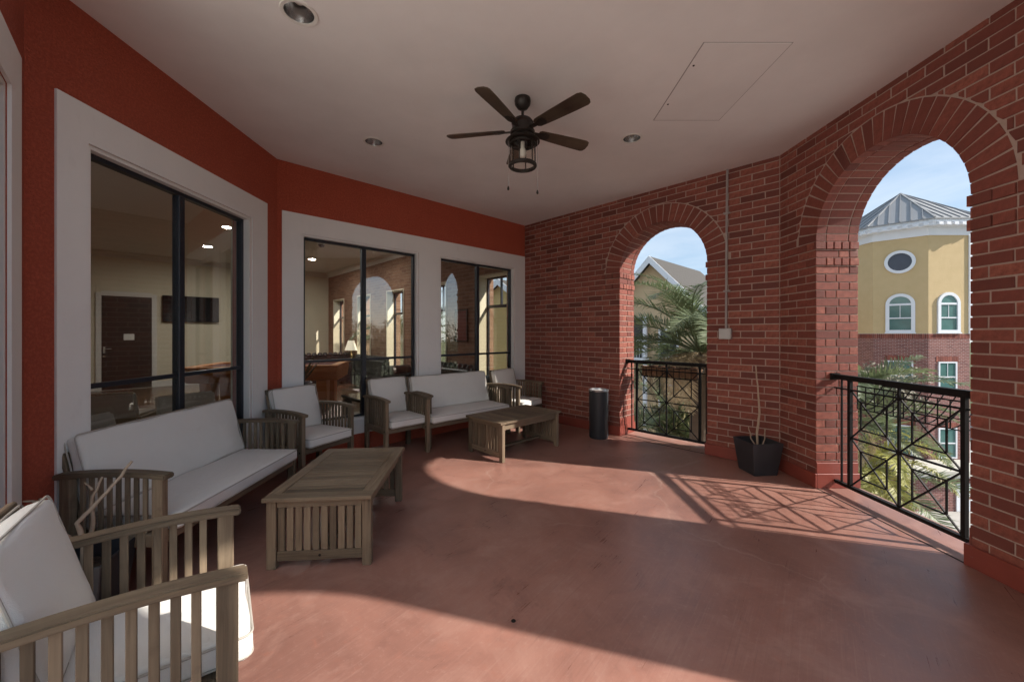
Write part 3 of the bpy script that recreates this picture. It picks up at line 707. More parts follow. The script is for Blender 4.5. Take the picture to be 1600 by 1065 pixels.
MB().box(-.62, .62, -.4, .4, .40, .45).build('tabletop', 'screen_black', ct, bevel=.01)
for sx in (-1, 1):
    for sy in (-1, 1): MB().box(sx * .54 - .05, sx * .54 + .05, sy * .32 - .05, sy * .32 + .05, 0, .40).build('leg', 'dark_wood', ct)
MB().box(-.56, .56, -.34, .34, .12, .15).build('shelf', 'dark_wood', ct)
st = empty('side_table', (-5.05, 12.05, 0)); tag(st, 'small dark side table under the lamp in the lounge', 'table'); MB().box(-.25, .25, -.25, .25, .56, .60).build('tabletop', 'dark_wood', st)
for sx in (-1, 1):
    for sy in (-1, 1): MB().box(sx * .2 - .02, sx * .2 + .02, sy * .2 - .02, sy * .2 + .02, 0, .56).build('leg', 'dark_wood', st)
lp = empty('table_lamp', (-5.05, 12.05, .6)); tag(lp, 'table lamp with white cone shade glowing in the lounge', 'lamp')
smooth(MB().lathe([(.09, 0), (.09, .02), (.025, .04), (.05, .14), (.04, .22), (.015, .28), (.015, .42)], 16).build('base', 'brass_nail', lp)); smooth(MB().lathe([(.19, .34), (.09, .64)], 20).build('lamp_shade', 'lamp_shade', lp))
bp = empty('potted_plant', (-2.98, 5.35, 0)); tag(bp, 'spiky leafed plant in a tall blue pot behind the corner window', 'plant')
smooth(MB().lathe([(.12, 0), (.17, .5), (.19, .78), (.17, .78), (.15, .72), (0, .72)], 20).build('pot', 'blue_pot', bp))
for k in range(14):
    a = k * 2.4; mb = MB(); L_ = .35 + .15 * random.random(); t0 = .5 + .5 * random.random()
    P_ = [Vector((.03 * math.cos(a), .03 * math.sin(a), .72)) + Vector((math.cos(a) * t0 * s_ * .45, math.sin(a) * t0 * s_ * .45, s_ * .45)) * (L_ / .45) for s_ in (0, .5, 1)]
    sd = Vector((-math.sin(a), math.cos(a), 0)) * .02
    mb.add([P_[0] - sd, P_[0] + sd, P_[1] + sd * 1.2, P_[1] - sd * 1.2, P_[2]], [(0, 1, 2, 3), (3, 2, 4)]); mb.build('leaf', 'leaf_dark', bp)

# ------------------------------------------------------------------ porch furniture
def cushion(hx, hy, hz, r, bulge=.012, n=6):
    def axis(h):
        mid = [-(h - r) + 2 * (h - r) * i / n for i in range(n + 1)]
        return [-h, -h + r * .35] + mid + [h - r * .35, h]
    ax, ay, az = axis(hx), axis(hy), [-hz, -hz + r * .35, -hz + r, hz - r, hz - r * .35, hz]
    vs = {}; V = []; F = []
    def vid(i, j, k):
        key = (i, j, k)
        if key in vs: return vs[key]
        p = Vector((ax[i], ay[j], az[k])); q = Vector((max(-(hx - r), min(hx - r, p.x)), max(-(hy - r), min(hy - r, p.y)), max(-(hz - r), min(hz - r, p.z))))
        d_ = p - q
        if d_.length > 1e-9: p = q + d_.normalized() * r
        f_ = (1 - (p.x / hx) ** 2) * (1 - (p.y / hy) ** 2)
        p.z += bulge * max(0, f_) * (1 if p.z > 0 else -.3)
        p.x += .006 * math.sin(p.y * 17 + hx * 9) * (abs(p.x) / hx); p.y += .005 * math.sin(p.x * 15 + 1) * (abs(p.y) / hy)
        p.z += .0025 * math.sin(p.x * 21 + p.y * 9) + .002 * math.sin(p.y * 33)
        vs[key] = len(V); V.append(p); return vs[key]
    I, J, K = len(ax) - 1, len(ay) - 1, len(az) - 1
    for i in range(I):
        for j in range(J): F.append((vid(i, j, 0), vid(i, j + 1, 0), vid(i + 1, j + 1, 0), vid(i + 1, j, 0))); F.append((vid(i, j, K), vid(i + 1, j, K), vid(i + 1, j + 1, K), vid(i, j + 1, K)))
    for i in range(I):
        for k in range(K): F.append((vid(i, 0, k), vid(i + 1, 0, k), vid(i + 1, 0, k + 1), vid(i, 0, k + 1))); F.append((vid(i, J, k), vid(i, J, k + 1), vid(i + 1, J, k + 1), vid(i + 1, J, k)))
    for j in range(J):
        for k in range(K): F.append((vid(0, j, k), vid(0, j, k + 1), vid(0, j + 1, k + 1), vid(0, j + 1, k))); F.append((vid(I, j, k), vid(I, j + 1, k), vid(I, j + 1, k + 1), vid(I, j, k + 1)))
    m_ = MB(); m_.add(V, F); return m_
def piping(hx, hy, z, r):
    c = r * .9; pts = []
    for (sx, sy, a0) in ((1, 1, 0), (-1, 1, 90), (-1, -1, 180), (1, -1, 270)):
        for k in range(5): a = R(a0 + 22.5 * k); pts.append((sx * (hx - c) + c * math.cos(a), sy * (hy - c) + c * math.sin(a), z))
    pts.append(pts[0]); return MB().tube(pts, .0042, 6, caps=False)
def xform(mb_, M):
    mb_.v = [tuple(M @ Vector(v)) for v in mb_.v]; return mb_
def arm_z(y):   # curved arm: highest a little forward of the middle, dropping to the front tip
    s_ = (y + .02) / .32
    return .694 - .022 * s_ * s_ if y < 0 else .694 - .016 * s_ * s_
def make_seat(name, W, slats=8):
    root = empty(name)
    hw = W / 2
    for sx in (-1, 1):
        xo = sx * (hw - .025)
        ys = [-.315 + .605 * i / 14 for i in range(15)]
        poly = [(y, arm_z(y)) for y in ys] + [(y, arm_z(y) - .028) for y in reversed(ys)]
        arm = MB().prism(poly, lambda u, v, w_: (xo + w_, u, v), -.034, .034).build('arm', 'wood_y', root, bevel=.006, seg=2)
        MB().box(xo - .021, xo + .021, -.290, -.232, 0, arm_z(-.26) - .024).build('front_leg', 'wood_z', root, bevel=.004)
        MB().box(xo - .021, xo + .021, .205, .265, 0, arm_z(.24) - .024).build('rear_leg', 'wood_z', root, bevel=.004)
        for yb, zb in ((-.261, .312), (.235, .312)):
            MB().tube([(xo + sx * .0205, yb, zb), (xo + sx * .0245, yb, zb)], .0085, 10).build('bolt', 'black_metal', root)
        MB().box(xo - .015, xo + .015, -.2318, .2048, .275, .345).build('side_rail', 'wood_y', arm, bevel=.004)
        for k in range(slats):
            yc = -.232 + (.437) * (k + 1) / (slats + 1)
            MB().box(xo - .0065, xo + .0065, yc - .0125, yc + .0125, .3455, arm_z(yc) - .026).build('slat', 'wood_z', arm, bevel=.002)
    xi = hw - .047
    MB().box(-xi, xi, -.285, -.262, .285, .345).build('front_rail', 'wood_x', root, bevel=.004)
    MB().box(-xi, xi, .215, .238, .275, .335).build('rear_rail', 'wood_x', root, bevel=.004)
    for k in range(6):
        yc = -.215 + k * .082; MB().box(-xi, xi, yc - .028, yc + .028, .322, .340).build('seat_slat', 'wood_x', root)
    # leaning back
    tl = R(15); M = Matrix.Translation((0, .145, .345)) @ Matrix.Rotation(-tl, 4, 'X')
    bw = hw - .052
    bk = xform(MB().box(-bw, bw, .035, .060, .50, .555), M).build('back_rail', 'wood_x', root, bevel=.004)
    for sx in (-1, 1): xform(MB().box(sx * (bw - .022) - .022, sx * (bw - .022) + .022, .0352, .0598, .0, .4995), M).build('back_post', 'wood_z', root, bevel=.004)
    xform(MB().box(-bw + .046, bw - .046, .037, .058, .02, .07), M).build('back_bottom_rail', 'wood_x', root)
    nb = max(5, int(W / .13))
    for k in range(nb):
        xc = -bw + .05 + (2 * bw - .1) * (k + .5) / nb; xform(MB().box(xc - .02, xc + .02, .040, .054, .0705, .4995), M).build('back_slat', 'wood_z', root)
    # cushions
    cx = hw - .062; Ms = Matrix.Translation((0, -.065, .392))
    sc_ = xform(cushion(cx, .265, .047, .026, .012), Ms).build('seat_cushion', 'cushion', root); smooth(sc_, 60)
    for z in (.036, -.034): smooth(xform(piping(cx + .002, .267, z, .03), Ms).build('piping', 'piping', sc_))
    Mb = M @ Matrix.Translation((0, -.008, .315)) @ Matrix.Rotation(R(90), 4, 'X')
    bc_ = xform(cushion(cx - .004, .225, .042, .026, .016), Mb).build('back_cushion', 'cushion', root); smooth(bc_, 60)
    for z in (.032, -.032): smooth(xform(piping(cx - .002, .227, z, .03), Mb).build('piping', 'piping', bc_))
    return root
def face(fx, fy): return math.atan2(fx, -fy)
CHG = 'slatted wooden armchairs with cream cushions'
chair = make_seat('armchair', .63)
CHAIRS = [((-1.315, 1.345), (.80, .60), 'slatted armchair with cream cushions nearest the camera, cut off at lower left'),
          ((-2.16, 4.13), (.905, -.424), 'slatted armchair in the red wall corner beside the far end of the long sofa'),
          ((-1.485, 4.94), (.71, -.70), 'slatted armchair with cream cushions standing between the corner chair and the far sofa'),
          ((.0, 6.19), (.79, -.61), 'slatted armchair in the far corner against the brick wall, mostly hidden')]
for i, (p, fdir, lb) in enumerate(CHAIRS):
    o = chair if i == 0 else copy_tree(chair)
    o.location = (p[0], p[1], 0); o.rotation_euler = (0, 0, face(*fdir)); tag(o, lb, 'armchair', CHG)
sofa = make_seat('sofa', 1.38)
SOFAS = [((-2.245, 2.835), (1, .02), 'long slatted sofa with cream cushions under the left window'), ((-.775, 5.46), (.68, -.73), 'slatted sofa with cream cushions under the far windows behind the small table')]
for i, (p, fdir, lb) in enumerate(SOFAS):
    o = sofa if i == 0 else copy_tree(sofa)
    o.location = (p[0], p[1], 0); o.rotation_euler = (0, 0, face(*fdir)); tag(o, lb, 'sofa', 'slatted wooden sofas with cream cushions')

def make_table():
    root = empty('coffee_table'); hx, hy, H = .325, .525, .45
    for sy in (-1, 1): MB().box(-hx, hx, sy * (hy - .045) - .045, sy * (hy - .045) + .045, H - .024, H).build('end_board', 'wood_x', root, bevel=.003)
    for sx in (-1, 1): MB().box(sx * (hx - .04) - .04, sx * (hx - .04) + .04, -hy + .0905, hy - .0905, H - .024, H).build('edge_board', 'wood_y', root, bevel=.003)
    n = 15; y0 = -hy + .0915; st_ = (2 * hy - .183) / n
    for k in range(n): MB().box(-hx + .0812, hx - .0812, y0 + k * st_ + .003, y0 + (k + 1) * st_ - .003, H - .0225, H - .002).build('top_slat', 'wood_x', root, bevel=.002)
    for sx in (-1, 1): MB().box(sx * (hx - .045) - .011, sx * (hx - .045) + .011, -hy + .08, hy - .08, H - .095, H - .0245).build('apron', 'wood_y', root, bevel=.003)
    for sy in (-1, 1):
        yo = sy * (hy - .055)
        for sx in (-1, 1): MB().box(sx * (hx - .04) - .028, sx * (hx - .04) + .028, yo - .021, yo + .021, 0, H - .0245).build('leg', 'wood_z', root, bevel=.003)
        xi = hx - .069
        MB().box(-xi, xi, yo - .012, yo + .012, H - .075, H - .0245).build('end_rail', 'wood_x', root, bevel=.003)
        MB().box(-xi, xi, yo - .012, yo + .012, .045, .105).build('end_rail', 'wood_x', root, bevel=.003)
        for k in range(10):
            xc = -xi + 2 * xi * (k + .5) / 10; MB().box(xc - .0195, xc + .0195, yo - .008, yo + .008, .1055, H - .0755).build('end_slat', 'wood_z', root, bevel=.002)
    for sy in (-1, 1): MB().tube([(0, sy * (hy - .043), .075), (0, sy * (hy - .040), .075)], .008, 10).build('bolt', 'black_metal', root)
    MB().box(-.03, .03, -hy + .068, hy - .068, .062, .084).build('stretcher', 'wood_y', root, bevel=.003)
    return root
tb = make_table(); tb.location = (-1.262, 2.925, 0); tb.rotation_euler = (0, 0, R(5)); tag(tb, 'slatted wooden coffee table in front of the long left sofa', 'coffee table', 'slatted wooden coffee tables')
tb2 = copy_tree(tb); tb2.location = (-.015, 4.965, 0); tb2.rotation_euler = (0, 0, R(-46)); tag(tb2, 'slatted wooden coffee table in front of the far sofa, partly in sun', 'coffee table', 'slatted wooden coffee tables')

# planters with bare branches
def planter(loc, rz, label, branches, h=.335, rad=.008):
    p = empty('planter', loc, rz); tag(p, label, 'planter', 'square black planters with dry branches')
    a, b_ = .125, .165; t_ = .012
    mb_ = MB(); mb_.add([(-a, -a, 0), (a, -a, 0), (a, a, 0), (-a, a, 0), (-b_, -b_, h), (b_, -b_, h), (b_, b_, h), (-b_, b_, h), (-b_ + t_, -b_ + t_, h), (b_ - t_, -b_ + t_, h), (b_ - t_, b_ - t_, h), (-b_ + t_, b_ - t_, h), (-b_ + .025, -b_ + .025, h - .09), (b_ - .025, -b_ + .025, h - .09), (b_ - .025, b_ - .025, h - .09), (-b_ + .025, b_ - .025, h - .09)],
                       [(3, 2, 1, 0)] + [(i, (i + 1) % 4, 4 + (i + 1) % 4, 4 + i) for i in range(4)] + [(4 + i, 4 + (i + 1) % 4, 8 + (i + 1) % 4, 8 + i) for i in range(4)] + [(8 + i, 8 + (i + 1) % 4, 12 + (i + 1) % 4, 12 + i) for i in range(4)])
    mb_.build('pot', 'planter_plastic', p, bevel=.004)
    g = MB(); N = 8; s_ = b_ - .028
    for i in range(N + 1):
        for j in range(N + 1): g.v.append((-s_ + 2 * s_ * i / N, -s_ + 2 * s_ * j / N, h - .085 + random.uniform(-.008, .01)))
    for i in range(N):
        for j in range(N): g.f.append((i * 9 + j, (i + 1) * 9 + j, (i + 1) * 9 + j + 1, i * 9 + j + 1)); g.tone.append(.5)
    g.build('soil', 'soil', p)
    for br in branches:
        pts = [Vector(q) for q in br['p']]; fine = []
        for i in range(len(pts) - 1):
            for s2 in range(4):
                q = pts[i].lerp(pts[i + 1], s2 / 4); fine.append(q + Vector((random.uniform(-1, 1), random.uniform(-1, 1), 0)) * .005)
        fine.append(pts[-1]); r0 = br.get('r', rad)
        smooth(MB().tube(fine, [r0 * (1 - .55 * i / (len(fine) - 1)) for i in range(len(fine))], 7).build('branch', 'driftwood', p), 60)
    return p
planter((2.54, 4.13, 0), R(4), 'square black planter with one tall bare stick in the brick corner',
        [{'p': [(.01, .02, .23), (.0, .0, .45), (.03, .01, .66), (.005, .0, .84), (-.02, .0, 1.12)], 'r': .014}, {'p': [(.0, -.01, .23), (-.09, -.03, .36), (-.12, -.03, .48)], 'r': .009}, {'p': [(.03, .0, .23), (.09, .02, .33), (.10, .02, .45)], 'r': .008}, {'p': [(-.12, -.05, .27), (-.03, -.08, .30), (.02, -.06, .29)], 'r': .010}])
planter((-2.20, 1.98, 0), R(20), 'square black planter with driftwood branches between the sofa and nearest armchair',
        [{'p': [(.02, -.02, .24), (.05, -.06, .42), (.02, -.06, .52), (.12, -.02, .64), (.20, .02, .78)], 'r': .014}, {'p': [(-.02, .0, .24), (-.02, -.05, .45), (-.10, -.06, .56), (-.11, -.06, .66)], 'r': .014}, {'p': [(.0, .03, .24), (.03, .05, .45), (.02, .05, .58), (.06, .06, .70)], 'r': .012}, {'p': [(-.06, .0, .24), (-.17, -.02, .42), (-.16, -.03, .54), (-.22, -.04, .62)], 'r': .013}, {'p': [(-.11, -.06, .645), (-.17, -.06, .655)], 'r': .008}, {'p': [(.02, .055, .64), (-.01, .06, .68)], 'r': .006}], rad=.013)

# ash bin
tc_ = empty('ash_bin', (1.16, 5.50, 0)); tag(tc_, 'black cylindrical ash bin with silver rim beside the smaller arch', 'bin')
smooth(MB().lathe([(0, .001), (.125, .001), (.13, .02), (.133, .64), (.133, .655)], 36).build('body', 'planter_plastic', tc_), 30)
smooth(MB().lathe([(.137, .652), (.139, .667), (.132, .674), (.124, .672), (.12, .655), (.118, .64)], 36).build('rim', 'can_metal', tc_), 30)
MB().lathe([(0, .648), (.119, .648)], 24).build('sand', 'concrete', tc_)

# conduit and junction box
jb = empty('junction_box', local_to_world(locC, rzC, 3.285, 0, 1.385), rzC); tag(jb, 'grey junction box with conduit rising to the ceiling on the brick wall', 'junction box')
MB().box(-.065, .065, -.055, -.003, 0, .125).build('box', 'box_grey', jb, bevel=.004)
MB().box(-.058, .058, -.060, -.0555, .006, .119).build('cover', 'box_grey', jb, bevel=.002)
smooth(MB().tube([(.005, -.022, .126), (.008, -.022, 1.0), (.018, -.022, ZC - 1.387)], .0125, 12).build('conduit', 'conduit_grey', jb), 50)
for z in (.55, 1.45): MB().box(-.022, .045, -.036, -.0025, z, z + .018).build('clamp', 'conduit_grey', jb)

# ------------------------------------------------------------------ railings
def railing(loc, rz, op, yr, label, post):
    u0, u1 = op; uc = (u0 + u1) / 2; w_ = u1 - u0
    r = empty('railing', local_to_world(loc, rz, uc, yr, 0), rz); tag(r, label, 'railing', 'black metal railings in the arches')
    h = w_ / 2
    B = lambda nm, p, q, a, b_, up=(0, 1, 0): MB().beam(p, q, a, b_, up).build(nm, 'black_metal', r)
    B('top_rail', (-h + .004, 0, 1.05), (h - .004, 0, 1.05), .045, .05)
    B('bottom_rail', (-h + .022, 0, .075), (h - .022, 0, .075), .028, .034)
    for s_ in (-1, 1):
        MB().box(s_ * (h - .012) - .012, s_ * (h - .012) + .012, -.04, .04, 1.02, 1.08).build('bracket', 'black_metal', r)
        B('post', (s_ * post, 0, .0905), (s_ * post, 0, 1.0265), .028, .028)
        B('side_bar', (s_ * (post + h) / 2, 0, .0905), (s_ * (post + h) / 2, 0, 1.0265), .013, .013)
        B('side_rail', (s_ * (post + .016), 0, .945), (s_ * (h - .004), 0, .945), .013, .013)
    zt, zb = .945, .092; zm = (zt + zb) / 2
    B('centre_bar', (0, 0, .0905), (0, 0, 1.0265), .016, .016)
    for s_ in (-1, 1):
        a, b_ = (s_ * .008, s_ * (post - .016))
        B('upper_bar', (a, 0, zt), (b_, 0, zt), .014, .014); B('middle_bar', (a, 0, zm), (b_, 0, zm), .014, .014)
        for (z0, z1) in ((zb, zm), (zm, zt)):
            P_ = lambda fx, fz: (a + (b_ - a) * fx, 0, z0 + (z1 - z0) * fz)
            B('diagonal_bar', P_(0, .01), P_(1, .99), .011, .010); B('diagonal_bar', P_(0, .99), P_(1, .01), .010, .011)
            lo, hi = .22, .78
            for (c0, c1) in (((lo, lo), (hi, lo)), ((lo, hi), (hi, hi)), ((lo, lo), (lo, hi)), ((hi, lo), (hi, hi))): B('square_bar', P_(*c0), P_(*c1), .010, .0105)
    return r
railing(locC, rzC, OPC, .20, 'black metal railing with crossed squares in the smaller arch', .435)
railing(locD, rzD, OPD, .17, 'black metal railing with crossed squares in the large right arch', .445)
def basket(loc, rz, uc, yr, label, liner, W=.80):
    b_ = empty('planter_basket', local_to_world(loc, rz, uc, yr, .985), rz); tag(b_, label, 'planter basket', 'wire planter baskets hung on the railings')
    dz, dy = (.13 if liner else .20), .23
    prof = lambda x, k=8: [(x, dy * (1 - math.cos(math.pi / 2 * i / k)) * 0 + dy * (i / k), -dz * math.sin(math.pi * (.5 + .5 * i / k))) for i in range(k + 1)]
    n = 11
    for i in range(n):
        x = -W / 2 + W * i / (n - 1); smooth(MB().tube([(x, .0, 0)] + prof(x) , .0042, 6).build('wire_rib', 'black_metal', b_))
    for (y, z, rr) in ((.0, 0, .006), (dy, 0, .007), (0, -dz, .005), (dy * .5, -dz * .72, .004)): smooth(MB().tube([(-W / 2, y, z), (W / 2, y, z)], rr, 6).build('wire_rail', 'black_metal', b_))
    if liner:
        g = MB(); M_ = 24; pr = [(.012, .005)] + [(dy * i / 8 * .96 + .004, -(dz - .006) * math.sin(math.pi * (.5 + .5 * i / 8))) for i in range(9)]
        for i in range(M_ + 1):
            for (y, z) in pr: g.v.append((-W / 2 + .01 + (W - .02) * i / M_, y + random.uniform(-.004, .004), z * 1 + (random.uniform(-.012, .012) if z > -.02 else random.uniform(-.003, .003))))
        q = len(pr)
        for i in range(M_):
            for j in range(q - 1): g.f.append((i * q + j, (i + 1) * q + j, (i + 1) * q + j + 1, i * q + j + 1)); g.tone.append(.5)
        g.f.append(tuple(range(q))); g.tone.append(.5); g.f.append(tuple(M_ * q + j for j in range(q))[::-1]); g.tone.append(.5)
        g.build('coco_liner', 'coco_liner', b_)
    return b_
basket(locC, rzC, sum(OPC) / 2, .235, 'wire planter basket with brown coconut liner on the smaller arch railing', True, .78)
basket(locD, rzD, sum(OPD) / 2, .205, 'empty black wire planter basket on the large arch railing', False, .82)

# ------------------------------------------------------------------ ceiling fan
fn = empty('ceiling_fan', (.055, 3.18, ZC)); tag(fn, 'dark bronze ceiling fan with five wooden blades and caged glass light', 'ceiling fan')
smooth(MB().lathe([(.062, -.0005), (.066, -.02), (.062, -.05), (.042, -.08), (.018, -.092)], 28).build('canopy', 'bronze', fn))
smooth(MB().tube([(0, 0, -.09), (0, 0, -.155)], .0115, 12).build('downrod', 'bronze', fn))
hs = smooth(MB().lathe([(.012, -.145), (.03, -.15), (.07, -.172), (.088, -.195), (.09, -.205), (.083, -.212), (.085, -.262), (.10, -.268), (.10, -.29), (.085, -.30), (.10, -.315), (.138, -.345), (.14, -.352), (.06, -.352)], 36).build('motor_housing', 'bronze', fn), 35)
for k in range(5):
    a = R(98 + 72 * k); rot = Matrix.Rotation(a, 4, 'Z') @ Matrix.Translation((0, 0, -.258)) @ Matrix.Rotation(R(-13), 4, 'X')
    pl = [(.165, -.044), (.30, -.052), (.50, -.061), (.590, -.063), (.618, -.052), (.632, -.018), (.634, .03), (.622, .056), (.602, .065), (.50, .063), (.30, .054), (.165, .044), (.145, .03), (.145, -.03)]
    bl = xform(MB().prism(pl, lambda u, v, w_: (u, v, w_), -.003, .003), Matrix.Rotation(0, 4, 'Z')).build('blade', 'fan_wood', fn); bl.matrix_local = rot
    ir = MB(); ir.prism([(.085, -.018), (.15, -.018), (.20, -.036), (.235, -.03), (.25, 0), (.235, .03), (.20, .036), (.15, .018), (.085, .018)], lambda u, v, w_: (u, v, w_), -.009, -.0035); ir.build('blade_bracket', 'bronze', bl)
lk = smooth(MB().lathe([(.100, -.353), (.106, -.36), (.106, -.374), (.100, -.378)], 30).build('light_collar', 'bronze', fn))
smooth(MB().lathe([(.093, -.379), (.097, -.46), (.093, -.54)], 30).build('glass_shade', 'clear_glass', fn))
smooth(MB().lathe([(.108, -.528), (.115, -.536), (.115, -.55), (.108, -.558), (.094, -.558), (.092, -.546), (.094, -.531), (.108, -.528)], 30).build('cage_ring', 'bronze', fn))
for k in range(6):
    a = R(60 * k + 15); MB().tube([(.104 * math.cos(a), .104 * math.sin(a), -.374), (.106 * math.cos(a), .106 * math.sin(a), -.534)], .0046, 6).build('cage_bar', 'bronze', fn)
smooth(MB().lathe([(.016, -.352), (.016, -.40), (.02, -.405), (.030, -.44), (.022, -.475), (0, -.488)], 14).build('bulb', 'lounge_white', fn))
for x, y, ln in ((-.116, -.02, .365), (.118, -.03, .40)):
    smooth(MB().tube([(x, y, -.35), (x, y, -.35 - ln)], .0017, 5).build('pull_chain', 'conduit_grey', fn)); smooth(MB().lathe([(0, .0), (.005, -.002), (.0095, -.020), (.0075, -.032), (0, -.036)], 10, (x, y, -.35 - ln)).build('pull_knob', 'bronze', fn))

# ------------------------------------------------------------------ outdoors
ZG = -7.0
ground = struct(MB().box(-400, 400, -400, 400, ZG - .5, ZG).build('ground', 'ground_grass'))
struct(MB().box(-60, 35.5, -60, 60, ZG, ZG + .012).build('bounce_ground', 'concrete'))  # pale ground added to bounce sunlight up through the arches
struct(MB().box(9, 34, 10.5, 19.3, ZG + .012, ZG + .13).build('pavement', 'concrete'))
struct(MB().box(36, 48, -120, 120, ZG, ZG + .02).build('road', 'asphalt'))

# yellow octagonal tower
def poly_prism(name, pts, z0, z1, mat, parent): return MB().prism(pts, lambda u, v, w_: (u, v, w_), z0, z1).build(name, mat, parent)
TV = [(21.0, 20.0), (23.1, 20.0), (24.58, 21.48), (24.58, 23.58), (23.1, 25.06), (21.0, 25.06), (19.52, 23.58), (19.52, 21.48)]
tcx, tcy = 22.05, 22.53
tw = empty('tower_building', (tcx, tcy, ZG)); tag(tw, 'yellow octagonal tower with brick base and grey metal roof beyond the large arch', 'building')
rel = lambda s_=1.0: [((x - tcx) * s_, (y - tcy) * s_) for x, y in TV]
g = lambda z: z - ZG
# brick faces get their own object so the pattern follows each face
for i in range(8):
    p, q = Vector(TV[i]), Vector(TV[(i + 1) % 8]); dd = q - p
    ob = MB().box(0, dd.length, 0, .25, 0, g(1.20)).build('brick_face', 'brick_tower', tw, loc=(p.x - tcx, p.y - tcy, 0), rz=math.atan2(dd.y, dd.x))
    for k in range(28):
        sb = MB(); sb.cur = random.random(); sb.box(.006 + k * dd.length / 28, (k + 1) * dd.length / 28 - .006, -.012, .02, g(1.205), g(1.44)); sb.build('soldier_brick', 'brick', ob)
poly_prism('soldier_backing', rel(.999), g(1.2), g(1.445), 'mortar', tw)
poly_prism('wall', rel(.9985), g(1.45), g(6.45), 'stucco_yellow', tw)
poly_prism('frieze', rel(1.02), g(6.45), g(6.80), 'paint_white', tw)
poly_prism('frieze_band', rel(1.045), g(6.80), g(6.86), 'paint_white', tw)
poly_prism('fascia', rel(1.17), g(7.02), g(7.22), 'paint_white', tw)
poly_prism('soffit', rel(1.15), g(6.862), g(7.02), 'paint_white', tw)
for i in range(8):
    p, q = Vector(rel(1.10)[i]), Vector(rel(1.10)[(i + 1) % 8]); n_ = 6; nn = (q - p).normalized(); oo = Vector((nn.y, -nn.x))
    for k in range(n_):
        c = p.lerp(q, (k + .5) / n_); MB().beam((c.x - oo.x * .1, c.y - oo.y * .1, g(6.94)), (c.x + oo.x * .28, c.y + oo.y * .28, g(6.94)), .2, .14).build('dentil', 'paint_white', tw)
rp = rel(1.2); apx = (0, 0, g(9.45))
for i in range(8):
    p, q = Vector((*rp[i], g(7.225))), Vector((*rp[(i + 1) % 8], g(7.225))); A_ = Vector(apx)
    sec = MB().add([p, q, A_, p - Vector((0, 0, .06)), q - Vector((0, 0, .06))], [(0, 1, 2), (0, 3, 4, 1)]).build('roof', 'metal_roof', tw)
    for k in range(1, 6):
        s0 = p.lerp(q, k / 6); f_ = 1 - abs(k / 6 - .5) * 2
        axis_pt = p.lerp(q, .5); top = s0 + (A_ - axis_pt) * (f_ * .985)
        MB().beam(s0 + Vector((0, 0, .02)), top + Vector((0, 0, .02)), .035, .06).build('roof_seam', 'metal_roof', sec)
    MB().beam(p + Vector((0, 0, .02)), A_ + Vector((0, 0, .02)), .08, .06).build('roof_hip', 'metal_roof', sec)
def face_frame(i): p, q = Vector(TV[i]), Vector(TV[(i + 1) % 8]); d_ = q - p; return (p.x - tcx, p.y - tcy, 0), math.atan2(d_.y, d_.x), d_.length
def arched(i, u0, u1, z0, z1):
    loc, rz, L = face_frame(i); r = (u1 - u0) / 2; uc = (u0 + u1) / 2; sp_ = z1 - r
    out = [(u0, z0), (u1, z0)] + [(uc + r * math.cos(math.pi * k / 20), sp_ + r * math.sin(math.pi * k / 20)) for k in range(21)]
    ri = r - .15; inn = [(u0 + .15, z0 + .12), (u1 - .15, z0 + .12)] + [(uc + ri * math.cos(math.pi * k / 20), sp_ + ri * math.sin(math.pi * k / 20)) for k in range(21)]
    f_ = slab('window', [out, inn], -.07, .02, XZ, 'paint_white', tw); f_.location = loc; f_.rotation_euler = (0, 0, rz)
    slab('pane', [inn], -.015, .0, XZ, 'tower_pane', f_)
    MB().box(u0 + .15, u1 - .15, -.055, -.016, sp_ - .06, sp_ + .04).build('transom', 'paint_white', f_); MB().box(u0 + .15, u1 - .15, -.05, -.016, (z0 + sp_) / 2 - .02, (z0 + sp_) / 2 + .04).build('meeting_rail', 'paint_white', f_)
    MB().box(uc - .012, uc + .012, -.03, -.016, (z0 + sp_) / 2 + .04, sp_ - .06).build('glazing_bar', 'paint_white', f_)
    MB().box(u0 - .03, u1 + .03, -.10, .02, z0 - .06, z0 - .001).build('sill', 'paint_white', f_)
arched(0, .43, 1.57, g(1.52), g(3.55)); arched(7, .50, 1.62, g(1.52), g(3.55))
def sash(i, u0, u1, z0, z1, parent=None):
    loc, rz, L = face_frame(i); out = rect(u0, u1, z0, z1); inn = rect(u0 + .07, u1 - .07, z0 + .07, z1 - .07)
    f_ = slab('window', [out, inn], -.05, .02, XZ, 'paint_white', tw); f_.location = loc; f_.rotation_euler = (0, 0, rz)
    slab('pane', [inn], -.012, -.002, XZ, 'tower_pane', f_); zm = (z0 + z1) / 2; MB().box(u0 + .07, u1 - .07, -.045, -.013, zm - .03, zm + .03).build('meeting_rail', 'paint_white', f_)
    MB().box((u0 + u1) / 2 - .012, (u0 + u1) / 2 + .012, -.03, -.013, zm + .03, z1 - .07).build('glazing_bar', 'paint_white', f_)
    for k in range(10):
        sb = MB(); sb.cur = random.random(); du = (u1 - u0 + .2) / 10; sb.box(u0 - .1 + k * du + .006, u0 - .1 + (k + 1) * du - .006, -.018, .01, z1 + .005, z1 + .26); sb.build('lintel_brick', 'brick', f_)
for zt in (.02, -3.34): sash(0, .48, 1.42, g(zt - 1.55), g(zt)); sash(7, .55, 1.55, g(zt - 1.55), g(zt))
loc, rz, L = face_frame(7)
oc = [(1.045 + .60 * math.cos(2 * math.pi * k / 32), g(5.22) + .60 * math.sin(2 * math.pi * k / 32)) for k in range(32)]; oi_ = [(1.045 + .46 * math.cos(2 * math.pi * k / 32), g(5.22) + .46 * math.sin(2 * math.pi * k / 32)) for k in range(32)]
